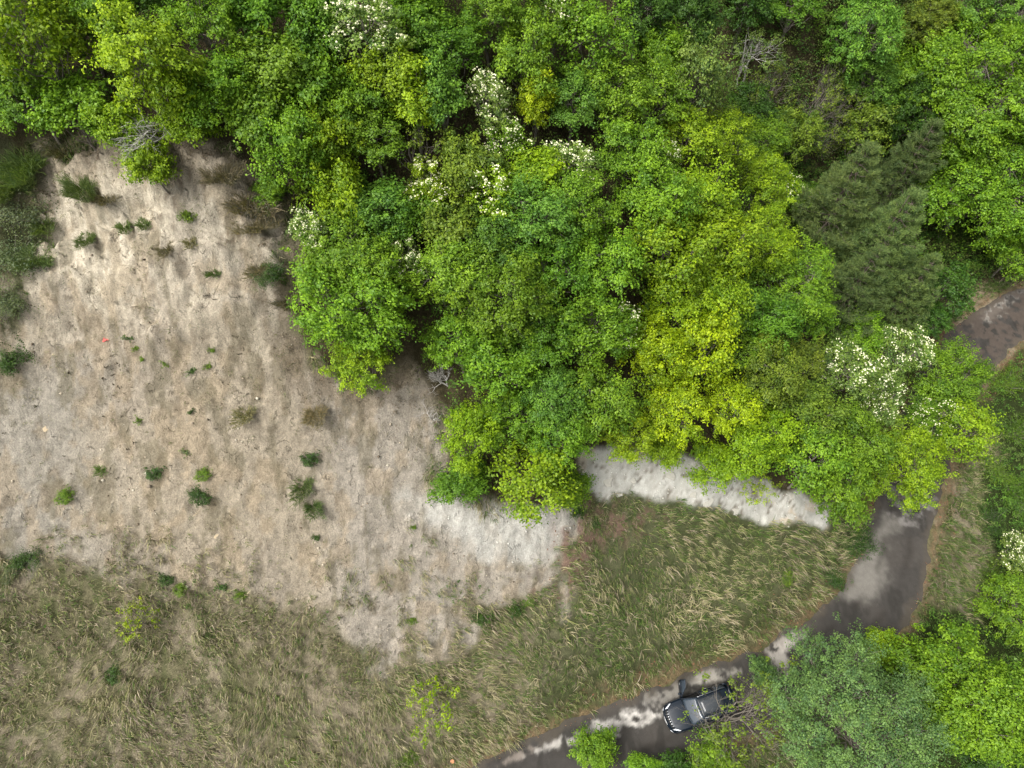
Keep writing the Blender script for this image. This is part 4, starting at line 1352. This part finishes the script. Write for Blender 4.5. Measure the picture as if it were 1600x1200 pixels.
# thin weeds on the bare face
face = np.clip(m_bare * (1 - m_forest2) * (1 - m_white) * far_mask, 0, 1)
wpatch = smooth(.54, .66, fbm(X * .6, Y * .45, 441, 4))
x, y, z = sample(60000, face * (wpatch * .5 + .06 + .6 * upper * smooth(.5, .58, fbm(X * .9, Y * .6, 444, 5))))
blades('sparse_weeds', x, y, z, 9, .08, .28, .009, STRAW, pal_pick([1.4, 1.6, 2, 2, 2, 2, 5]), .13, 'thin dry weeds clinging to the bare earth face', down=.5)
edgew = smooth(150, 10, sdist(U, V, BARE)) * face * np.clip(smooth(330, 430, U) * smooth(700, 600, V) + smooth(320, 250, V) + smooth(70, 40, U) * smooth(560, 500, V), 0, 1)
x, y, z = sample(60000, edgew * .5 * smooth(.38, .5, fbm(X * .8, Y * .8, 451, 4)))
blades('dry_scrub', x, y, z, 12, .15, .45, .010, [lin(120, 104, 84, .8), lin(100, 88, 70, .8), lin(146, 128, 104, .8), lin(96, 96, 64, .8), lin(128, 118, 92, .8)],
       lambda x, y, ci, m_: rg.integers(0, 5, m_), .2, 'dry brown scrub along the edges of the bare face', down=.5)
x, y, z = sample(40000, np.clip(m_left * far_mask * .5 * (1 - m_forest2 * .6), 0, 1))
blades('dark_scrub', x, y, z, 12, .2, .6, .012, [lin(84, 88, 56, .8), lin(66, 76, 42, .8), lin(104, 98, 74, .8), lin(74, 90, 40, .8)],
       lambda x, y, ci, m_: rg.integers(0, 4, m_), .2, 'dark scrub on the left shoulder of the slope', down=.4)
# undergrowth beneath the wood
fw = np.clip(m_forest * (1 - m_rock) * far_mask * smooth(ROAD_HALF + .3, ROAD_HALF + 1, RD), 0, 1)
fw = fw * (.25 + .75 * smooth(.4, .55, fbm(X * .5, Y * .5, 461, 3)))
x, y, z = sample(33000, fw * .6, -34, 48, 6, 56)
leafclumps('undergrowth', x, y, z, 2.9, .42, 22, .12, [(.07, .15, .016), (.10, .19, .016), (.085, .12, .022), (.06, .12, .018)], 'shady undergrowth beneath the trees')
gully = smooth(1180, 1230, U) * smooth(470, 430, V) * far_mask * m_forest
x, y, z = sample(19000, gully * .8, 8, 48, 10, 56)
leafclumps('gully_undergrowth', x, y, z, 1.6, .5, 30, .14, [(.055, .115, .02), (.08, .12, .022), (.08, .095, .03), (.04, .085, .018)], 'tangled olive undergrowth in the gully')

# loose stones, crumbs and dark dead tufts on the face
def pebbles(name, x, y, z, s0, s1, colr, label):
    n = len(x)
    s = s0 + (s1 - s0) * rg.uniform(0, 1, n) ** 3
    base = np.array([[1, 0, 0], [-1, 0, 0], [0, 1, 0], [0, -1, 0], [0, 0, 1], [0, 0, -1]], float)
    v = base[None] * s[:, None, None] * rg.uniform(.6, 1.2, (n, 6, 1)) * np.array([1, 1, .6]) + np.stack([x, y, z + s * .3], 1)[:, None]
    t = np.array([[0, 2, 4], [2, 1, 4], [1, 3, 4], [3, 0, 4], [2, 0, 5], [1, 2, 5], [3, 1, 5], [0, 3, 5]])
    T = (t[None] + (np.arange(n) * 6)[:, None, None]).reshape(-1, 3)
    c = np.array(colr)[rg.integers(0, len(colr), n)] * rg.uniform(.8, 1.2, (n, 1))
    me = mesh_from(name, v.reshape(-1, 3), tris=T, mats=[M_GRASS], colors=np.repeat(c, 6, 0))
    return link(name, me, kind='stuff', label=label)


x, y, z = sample(40000, face * .35 * smooth(.42, .6, fbm(X * .7, Y * .5, 471, 4)))
pebbles('earth_crumbs', x, y, z, .012, .075, [tone((188, 172, 150)), tone((150, 134, 116)), tone((204, 192, 172)), tone((120, 104, 88))], 'loose stones and crumbs of earth on the bare face')
x, y, z = sample(60000, face * .10 * smooth(.5, .6, fbm(X * .5, Y * .5, 473, 4)))
pebbles('earth_clods', x, y, z, .03, .15, [tone((190, 176, 156)), tone((160, 146, 128)), tone((206, 196, 178)), tone((128, 114, 98))], 'clods of broken earth lying on the bare face')
rk = np.clip(m_rock + m_white * .8, 0, 1) * far_mask
x, y, z = sample(40000, rk * .8)
pebbles('limestone_rubble', x, y, z, .015, .10, [tone((214, 210, 200)), tone((190, 184, 172)), tone((232, 228, 220))], 'white rubble on the pale rock and scree')
x, y, z = sample(60000, np.clip(lit * far_mask, 0, 1) * .8 + m_pink * .25)
leafclumps('dead_leaves', x, y, z + .01, .02, .12, 3, .09, [lin(140, 96, 74, .7), lin(116, 86, 66, .7), lin(146, 116, 88, .7), lin(100, 80, 62, .7)], 'reddish dead leaves along the road edges')

# boulders of the rock outcrop: each a broken slab
def slab_mesh(seed):
    r2 = np.random.default_rng(seed)
    bm = bmesh.new()
    k = r2.integers(5, 8)
    an = np.sort(r2.uniform(0, 6.283, k)); rr = r2.uniform(.6, 1.1, k)
    bot = [bm.verts.new((math.cos(a_) * q_ * 1.05, math.sin(a_) * q_ * .8, -.3)) for a_, q_ in zip(an, rr)]
    mid = [bm.verts.new((math.cos(a_) * q_, math.sin(a_) * q_ * .75, .12 + r2.uniform(-.04, .04))) for a_, q_ in zip(an, rr)]
    top = [bm.verts.new((math.cos(a_) * q_ * .84, math.sin(a_) * q_ * .62, .2 + r2.uniform(-.04, .04))) for a_, q_ in zip(an, rr)]
    for i in range(k):
        j = (i + 1) % k
        bm.faces.new((bot[i], bot[j], mid[j], mid[i])); bm.faces.new((mid[i], mid[j], top[j], top[i]))
    bm.faces.new(top)
    me = bpy.data.meshes.new('boulder'); bm.to_mesh(me); bm.free()
    me.materials.append(M_ROCK)
    return me


M_ROCK = simple('pale_limestone', tuple(tone((190, 185, 174)) * .8), .9, noise=.22, nscale=4)
SL = [slab_mesh(i) for i in range(5)]
M_BUFF = simple('buff_stone', tuple(tone((176, 158, 130))), .9, noise=.25, nscale=6)
SL2 = [m_.copy() for m_ in SL]
for m_ in SL2: m_.materials[0] = M_BUFF
ROCKS = [(948, 752, 20, 'pale slab at the left end of the white rock'), (990, 748, 16, 'pale slab near the left end of the white rock beside a crack'),
         (1048, 742, 17, 'flat slab above the cracks of the white rock'), (1083, 772, 13, 'angular slab in the middle of the white rock'),
         (1108, 783, 14, 'slab on the lower edge of the white rock, middle'), (1150, 797, 12, 'small slab on the lower edge of the white rock'),
         (1128, 772, 13, 'slab under the thin yellow tree on the white rock'), (1235, 806, 14, 'slab at the right end of the white rock'),
         (968, 772, 10, 'small slab at the lower left of the white rock'), (72, 668, 7, 'yellowish stone on the left part of the bare face'),
         (85, 555, 7, 'ochre stone below the grey patch of the bare face'), (305, 805, 6, 'buff stone below the largest bush of the bare face'),
         (338, 838, 6, 'buff stone near the foot of the bare face'), (244, 1018, 9, 'pale stone in the lower left grass below the thin tree')]
for i, (x_, y_, r_, lab) in enumerate(ROCKS):
    p, t = at(x_, y_, .05)
    if i < 9: r_ *= .75
    o = bpy.data.objects.new('boulder', SL2[i % 5] if i > 8 else SL[i % 5]); C.objects.link(o)
    s = r_ * t / F
    o.location = p + np.array([0, 0, -.02]); o.scale = (s, s, s * .45)
    gxs, gys = bilin(GXd, GX, GY, p[0], p[1]), bilin(GYd, GX, GY, p[0], p[1])
    nrm = Vector((-gxs * .6, -gys * .6, 1)).normalized()
    o.rotation_mode = 'QUATERNION'
    o.rotation_quaternion = Vector((0, 0, 1)).rotation_difference(nrm) @ Matrix.Rotation(rng.uniform(0, 6.28), 3, 'Z').to_quaternion()
    o['label'] = lab; o['category'] = 'rock'; o['group'] = 'pale loose rocks'

# dark dead tufts scattered over the face (seen as dots)
tuft = gen_spiky(95, .12, 60, .012)['foliage']; tuft.name = 'dead_tuft'
TX = [(160, 560), (172, 556), (184, 566), (168, 575), (178, 582), (190, 572), (162, 590), (176, 598), (188, 604), (166, 612), (180, 616),
      (200, 578), (206, 600), (198, 618), (186, 626), (170, 630), (208, 636), (192, 650), (165, 648), (235, 612), (116, 558), (113, 580),
      (212, 690), (190, 694), (202, 696), (266, 725), (103, 710), (56, 714), (68, 724), (218, 412), (226, 402), (214, 425), (230, 418),
      (320, 462), (335, 468), (372, 467), (366, 528), (378, 552), (383, 615), (330, 658), (336, 668), (194, 872), (198, 873), (221, 862),
      (243, 873), (182, 745), (338, 746), (352, 748), (60, 635), (8, 672), (0, 708), (240, 388), (210, 398), (404, 700)]
for x_, y_ in TX:
    p, t = at(x_ + rng.uniform(-3, 3), y_ + rng.uniform(-3, 3), 0)
    o = bpy.data.objects.new('dead_tuft', tuft); C.objects.link(o)
    s = rng.uniform(.7, 1.5); o.location = p; o.scale = (s, s, s); o.rotation_euler = (0, 0, rng.uniform(0, 6))
    o.color = (.06, .045, .04, 1)
    o['label'] = 'tiny dark dead tuft dotted on the bare earth face'; o['category'] = 'tuft'; o['group'] = 'dark dead tufts dotted over the bare face'

# a red poppy on the face, a cut stump by the road
def poppy():
    M_RED = simple('red_petals', (.8, .13, .12), .6)
    e_ = bpy.data.objects.new('red_flower', None); C.objects.link(e_)
    p, t = at(166, 533, .1)
    e_.location = p; e_['label'] = 'single red flower low on the bare earth face'; e_['category'] = 'flower'
    r3 = np.random.default_rng(5)
    n = 26
    cn = r3.normal(size=(n, 3)) * np.array([.07, .07, .03]) + np.array([0, 0, .12])
    v, q = leaf_quads(cn, unit(r3.normal(size=(n, 3)) * .5 + np.array([0, 0, 1])), np.full(n, .07), r3, .9)
    link('petals', mesh_from('petals', v, quads=q, mats=[M_RED]), parent=e_)
    T = Tubes()
    for k in range(4):
        T.add(wiggle(np.array([0, 0, -.03]), cn[k], 3, .01, r3), [.006, .005, .004], 3)
    link('stem', T.mesh('stem', M_BARK), parent=e_)


poppy()


def stump(px, py, label):
    e_ = bpy.data.objects.new('tree_stump', None); C.objects.link(e_)
    p, t = at(px, py, .1); e_.location = p; e_['label'] = label; e_['category'] = 'stump'
    T = Tubes(); T.add([[0, 0, -.2], [0, 0, .05], [.01, 0, .2]], [.15, .13, .12], 12)
    link('bark', T.mesh('bark', M_BARK), parent=e_)
    bm = bmesh.new(); bmesh.ops.create_circle(bm, cap_ends=True, radius=.118, segments=12)
    me = bpy.data.meshes.new('cut_face'); bm.to_mesh(me); bm.free(); me.materials.append(simple('fresh_cut_wood', (.55, .24, .12), .8, nscale=30))
    link('cut_face', me, parent=e_, loc=(0.01, 0, .203))


stump(707, 1190, 'orange cut stump in the grass at the bottom edge')

# ------------------------------------------------------------------ the parked car
def build_car():
    PAINT = simple('black_blue_paint', (.005, .009, .015), .35, coat=.15, spec=.2, noise=.05)
    PAINT.node_tree.nodes['Principled BSDF'].inputs['Coat Roughness'].default_value = .06
    GLASS = simple('tinted_window_glass', (.03, .04, .052), .14, spec=.45, noise=.04)
    ROOFG = simple('roof_glass', (.035, .04, .045), .2, spec=.4, noise=.3, nscale=14)
    PLAST = simple('black_plastic', (.018, .018, .019), .6)
    CHROME = simple('bright_metal_trim', (.45, .46, .48), .3, metal=1)
    RUBBER = simple('tyre_rubber', (.02, .02, .02), .85)
    ALLOY = simple('alloy_rim', (.45, .46, .48), .3, metal=.9)
    LAMP = simple('clear_lamp_glass', (.62, .65, .70), .12, spec=.8)
    RED = simple('red_lamp_glass', (.45, .02, .015), .2)
    SEAT = simple('dark_seat_fabric', (.03, .03, .032), .9)
    PLATE = simple('white_plate', (.7, .7, .68), .5)
    root = bpy.data.objects.new('parked_car', None); C.objects.link(root)
    p0, _ = at(1095, 1106, .8)
    a_ = on_plane(1149, 1086, .8); b_ = on_plane(1042, 1125, .8)
    root.location = (p0[0], p0[1], .02); root.rotation_euler = (0, 0, math.atan2(b_[1] - a_[1], b_[0] - a_[0]))
    root['label'] = 'black sport utility car with one front door open, parked on the road'; root['category'] = 'car'

    def yw(x):
        return np.interp(x, [-2.25, -2.1, -1.7, -1, 0, 1.2, 1.8, 2.1, 2.3], [.70, .82, .90, .92, .92, .92, .89, .80, .62])

    def pz(z):
        return np.interp(z, [.2, .4, .6, .85, 1.02], [.95, .99, 1.0, .985, .955])

    def belt(x):
        return np.interp(x, [-2.25, -1.8, 1.0, 1.6, 2.05, 2.3], [1.04, 1.08, 1.02, .97, .88, .74])

    def grid(name, f, nu, nv, mat, parent=root, thick=.025, smooth_=True, loc=None):
        bm = bmesh.new()
        vs = [[bm.verts.new(f(u / nu, v / nv)) for v in range(nv + 1)] for u in range(nu + 1)]
        for i in range(nu):
            for j in range(nv):
                bm.faces.new((vs[i][j], vs[i + 1][j], vs[i + 1][j + 1], vs[i][j + 1]))
        bmesh.ops.recalc_face_normals(bm, faces=bm.faces)
        if thick:
            bmesh.ops.solidify(bm, geom=bm.faces[:], thickness=thick)
        for f_ in bm.faces: f_.smooth = smooth_
        me = bpy.data.meshes.new(name); bm.to_mesh(me); bm.free()
        me.materials.append(mat)
        o = link(name, me, parent=parent, loc=loc)
        return o

    def zl(x):
        z = .30
        for wx in (1.40, -1.30):
            d = abs(x - wx)
            if d < .44: z = max(z, .36 + math.sqrt(.44 ** 2 - d * d))
        return z

    def side_panel(name, xa, xb, s, parent=root):
        return grid(name, lambda u, v: (xa + (xb - xa) * u,
                                        s * yw(xa + (xb - xa) * u) * pz(zl(xa + (xb - xa) * u) + (belt(xa + (xb - xa) * u) - zl(xa + (xb - xa) * u)) * v),
                                        zl(xa + (xb - xa) * u) + (belt(xa + (xb - xa) * u) - zl(xa + (xb - xa) * u)) * v), 14, 6, PAINT, parent)
    # lower body sides
    for s in (1, -1):
        side_panel('front_fender', .965, 2.08, s)
        d = side_panel('rear_door', -1.0, -.055, s)
        side_panel('rear_quarter_panel', -2.12, -1.01, s)
        hd = grid('handle', lambda u, v: (-.8 + .2 * u, s * (.935 - .0 * v), .86 + .03 * v), 2, 1, CHROME, d, .02)
    d = side_panel('front_door', -.045, .955, 1)
    grid('handle', lambda u, v: (.08 + .2 * u, .938, .87 + .03 * v), 2, 1, CHROME, d, .02)

    def roofy(x): return np.interp(x, [-1.85, -1.5, 0, .35], [.56, .62, .64, .60])

    def roofz(x): return np.interp(x, [-1.85, -1.2, -.3, .35], [1.52, 1.60, 1.62, 1.55])
    # hood, windscreen, roof
    grid('bonnet', lambda u, v: ((x := 1.0 + 1.14 * u) - .10 * (2 * v - 1) ** 2 * u, (2 * v - 1) * yw(x) * .93,
                                 1.035 - .05 * u - .11 * u * u - .05 * (2 * v - 1) ** 4 + .012 * (abs(abs(2 * v - 1) - .6) < .12)), 12, 20, PAINT)
    grid('windscreen', lambda u, v: (1.06 - .74 * u - .09 * (2 * v - 1) ** 2 * (1 - .4 * u), (2 * v - 1) * (.80 - .19 * u), 1.045 + .50 * u + .03 * math.sin(3.14 * u)), 6, 10, GLASS, thick=.01)
    grid('roof', lambda u, v: ((x := .33 - 2.16 * u), (2 * v - 1) * roofy(x), roofz(x) - .07 * (2 * v - 1) ** 4), 14, 12, PAINT)
    grid('sunroof', lambda u, v: ((x := .22 - 1.45 * u), (2 * v - 1) * .44, roofz(x) + .008), 6, 4, ROOFG, thick=.006)
    grid('rear_spoiler', lambda u, v: (-1.80 - .18 * u, (2 * v - 1) * (.58 - .03 * u), 1.535 - .03 * u), 2, 6, PAINT)
    grid('rear_window', lambda u, v: (-1.86 - .26 * u, (2 * v - 1) * (.56 + .14 * u), 1.49 - .40 * u), 4, 6, GLASS, thick=.01)
    tg = grid('tailgate', lambda u, v: (-2.13 - .10 * math.sin(1.57 * u) - .04 * (1 - (2 * v - 1) ** 2), (2 * v - 1) * (.71 + .05 * math.sin(3.14 * u)), 1.08 - .50 * u), 6, 8, PAINT)
    grid('trim_strip', lambda u, v: (-2.285 + .03 * (2 * v - 1) ** 2, (2 * v - 1) * .42, .87 - .06 * u), 1, 6, CHROME, tg, .012)
    grid('rear_bumper', lambda u, v: (-2.22 - .13 * math.sin(3.14 * min(1, u * 1.1)) + .22 * abs(2 * v - 1) ** 3, (2 * v - 1) * .88, .62 - .34 * u), 5, 12, PAINT)
    grid('bumper_step', lambda u, v: (-2.33 - .03 * u + .17 * abs(2 * v - 1) ** 3, (2 * v - 1) * .80, .63 - .02 * u), 1, 10, CHROME, thick=.015)
    # pillars and side glass
    for s in (1, -1):
        for (xa, xb) in ((-.92, -.08), (-.02, .80)) if s > 0 else ((-.92, -.08),):
            grid('side_window', lambda u, v: ((x := xa + (xb - xa) * u) + (-.34 * v * max(0, (x - .25) / .6)), s * (yw(x) * .945 * (1 - v) + (roofy(min(x, .3)) + .01) * v), 1.03 + (roofz(min(x, .3)) - .11 - 1.03) * v), 5, 3, GLASS, thick=.008)
        grid('quarter_window', lambda u, v: ((x := -1.72 + .72 * u), s * (yw(x) * .94 * (1 - v) + (roofy(x) + .01) * v), 1.09 + .40 * v), 3, 3, GLASS, thick=.008)
        T = Tubes()
        T.add([(1.05, s * .82, 1.03), (.70, s * .73, 1.30), (.33, s * .60, 1.53)], [.035, .032, .03], 6)
        link('windscreen_pillar', T.mesh('windscreen_pillar', PAINT), parent=root)
        for xb in (-.05, -.96):
            T = Tubes(); T.add([(xb, s * .87, 1.02), (xb, s * .64, 1.54)], [.04, .035], 6)
            link('door_pillar', T.mesh('door_pillar', PLAST), parent=root)
        T = Tubes(); T.add([(-1.72, s * .84, 1.05), (-1.95, s * .76, 1.12), (-1.86, s * .57, 1.50)], [.07, .06, .05], 6)
        link('rear_pillar', T.mesh('rear_pillar', PAINT), parent=root)
        T = Tubes(); T.add([(.22, s * .60, 1.60), (.1, s * .61, 1.66), (-1.4, s * .61, 1.67), (-1.62, s * .58, 1.59)], [.008, .011, .011, .008], 5)
        link('roof_rail', T.mesh('roof_rail', CHROME), parent=root)
        T = Tubes(); T.add([(-1.0, s * .90, 1.03), (.9, s * .885, 1.04)], [.006, .006], 4)
        if s > 0: link('window_trim', T.mesh('window_trim', CHROME), parent=root)
        grid('sill', lambda u, v: (-.85 + 1.8 * u, s * (.93 - .05 * v), .30 - .08 * v), 4, 1, PLAST)
        for wx in (1.40, -1.30):
            th = np.linspace(0, 2 * np.pi, 25)[:-1]
            w = bpy.data.objects.new('wheel', None); C.objects.link(w); w.parent = root; w.location = (wx, s * .80, .35)
            prof = [(.20, -.11), (.33, -.115), (.355, -.08), (.36, 0), (.355, .08), (.33, .115), (.20, .11)]
            V = np.array([[(r_ * math.cos(t), y_, r_ * math.sin(t)) for t in th] for r_, y_ in prof])
            k = len(th); i = np.arange(len(prof) * k).reshape(len(prof), k); j = np.roll(i, -1, 1)
            link('tyre', mesh_from('tyre', V.reshape(-1, 3), quads=np.stack([i[:-1], j[:-1], j[1:], i[1:]], -1).reshape(-1, 4), mats=[RUBBER], smooth_shade=True), parent=w)
            bm = bmesh.new()
            for k2 in range(5):
                an = k2 * 1.2566
                c_, s2 = math.cos(an), math.sin(an)
                pts = [(-.025, 0), (.025, 0), (.04, .21), (-.04, .21)]
                top = [bm.verts.new((a1 * c_ + b1 * s2, s * .09, -a1 * s2 + b1 * c_)) for a1, b1 in pts]
                bot = [bm.verts.new((a1 * c_ + b1 * s2, s * .06, -a1 * s2 + b1 * c_)) for a1, b1 in pts]
                bm.faces.new(top); bm.faces.new(bot[::-1])
                for q_ in range(4): bm.faces.new((top[q_], bot[q_], bot[(q_ + 1) % 4], top[(q_ + 1) % 4]))
            me = bpy.data.meshes.new('rim'); bm.to_mesh(me); bm.free(); me.materials.append(ALLOY)
            link('rim', me, parent=w)
        # lamps
        grid('headlight', lambda u, v: (2.04 + .14 * u - .30 * v, s * (.60 + .20 * v + .0 * u), .915 - .10 * u + .012), 3, 5, LAMP, thick=.02)
        grid('tail_light', lambda u, v: (-2.10 - .10 * u + .16 * v, s * (.60 + .24 * v), 1.03 - .18 * u), 3, 4, RED, thick=.03)
        grid('fog_lamp', lambda u, v: (2.27 - .10 * v, s * (.58 + .14 * v), .46 + .07 * u), 2, 2, LAMP, thick=.02)
    # front end
    g = grid('front_bumper', lambda u, v: (2.20 + .13 * math.sin(1.57 * u) - .38 * abs(2 * v - 1) ** 3.0, (2 * v - 1) * .88, .70 - .38 * u), 6, 16, PAINT)
    gr = grid('grille', lambda u, v: (2.11 + .12 * u - .10 * (2 * v - 1) ** 2, (2 * v - 1) * .55, .875 - .17 * u), 3, 8, PLAST)
    for k in range(7):
        yc = (k - 3) * .145
        grid('grille_slot', lambda u, v: (2.135 + .12 * u - .10 * (yc / .55) ** 2, yc - .035 + .07 * v, .895 - .17 * u), 2, 1, CHROME, gr, .015)
    grid('skid_plate', lambda u, v: (2.30 + .05 * u - .26 * abs(2 * v - 1) ** 3, (2 * v - 1) * .70, .34 - .05 * u), 2, 10, ALLOY)
    grid('number_plate', lambda u, v: (2.345 + .0 * u - .02 * abs(2 * v - 1), (2 * v - 1) * .24, .56 - .10 * u), 1, 2, PLATE, thick=.01)
    # wipers
    for y_ in (.05, -.5):
        T = Tubes(); T.add([(1.10, y_ + .0, 1.06), (.93, y_ + .5, 1.145)], [.01, .008], 4)
        link('wiper', T.mesh('wiper', PLAST), parent=root)
    # interior
    grid('floor_pan', lambda u, v: (2.1 - 4.2 * u, (2 * v - 1) * .80, .30), 2, 2, PLAST)
    grid('dashboard', lambda u, v: (1.02 - .3 * u, (2 * v - 1) * .76, .98 - .18 * u * u), 4, 4, PLAST)
    for y_ in (.38, -.38):
        st_ = bpy.data.objects.new('front_seat', None); C.objects.link(st_); st_.parent = root; st_.location = (0, y_, .5)
        grid('cushion', lambda u, v: (.30 - .5 * u, (2 * v - 1) * .25, .06 * math.sin(3.14 * u) - .0), 5, 5, SEAT, st_, .12)
        grid('backrest', lambda u, v: (-.22 - .16 * u, (2 * v - 1) * (.25 - .04 * u), .02 + .58 * u), 5, 5, SEAT, st_, .10)
        grid('headrest', lambda u, v: (-.40 - .03 * u, (2 * v - 1) * .12, .64 + .16 * u), 2, 2, SEAT, st_, .08)
    grid('rear_seat', lambda u, v: (-.55 - .5 * min(1, u * 2) - .12 * max(0, u * 2 - 1), (2 * v - 1) * .66, .52 + .6 * max(0, u * 2 - 1)), 8, 6, SEAT, thick=.1)
    T = Tubes(); th = np.linspace(0, 6.2832, 17)
    T.add([(.52 + .05 * math.sin(t), .38 + .18 * math.cos(t), .92 + .17 * math.sin(t)) for t in th], [.014] * 17, 5)
    link('steering_wheel', T.mesh('steering_wheel', PLAST), parent=root)
    # near side mirror
    grid('wing_mirror', lambda u, v: (.86 - .12 * u, .90 + .20 * v, 1.07 + .03 * math.sin(3.14 * v)), 3, 4, PAINT, thick=.10)
    # the open front door, hinged at the fender
    dr = bpy.data.objects.new('open_front_door', None); C.objects.link(dr); dr.parent = root
    dr['label'] = 'front door standing wide open'
    dr.location = (.955, -.90, 0); dr.rotation_euler = (0, 0, rad(72))
    grid('door_skin', lambda u, v: (-1.0 * u, -.03 * math.sin(3.14 * v), .32 + .70 * v), 8, 6, PAINT, dr, .05)
    grid('door_lining', lambda u, v: (-.03 - .92 * u, .055 + .03 * math.sin(3.14 * v), .36 + .62 * v), 4, 4, PLAST, dr, .03)
    grid('door_window', lambda u, v: (-.12 - .84 * u - .40 * v * (1 - u), .02 + .20 * v, 1.03 + .42 * v), 4, 4, GLASS, dr, .01)
    T = Tubes(); T.add([(-.05, .01, 1.02), (-.50, .20, 1.46), (-.97, .22, 1.47), (-.99, .01, 1.02)], [.025] * 4, 5)
    link('window_frame', T.mesh('window_frame', PAINT), parent=dr)
    grid('wing_mirror', lambda u, v: (-.12 - .12 * u, -.03 - .20 * v, 1.07 + .03 * math.sin(3.14 * v)), 3, 4, PAINT, dr, .10)
    grid('handle', lambda u, v: (-.90 + .2 * u, -.055, .87 + .03 * v), 2, 1, CHROME, dr, .02)
    return root


build_car()
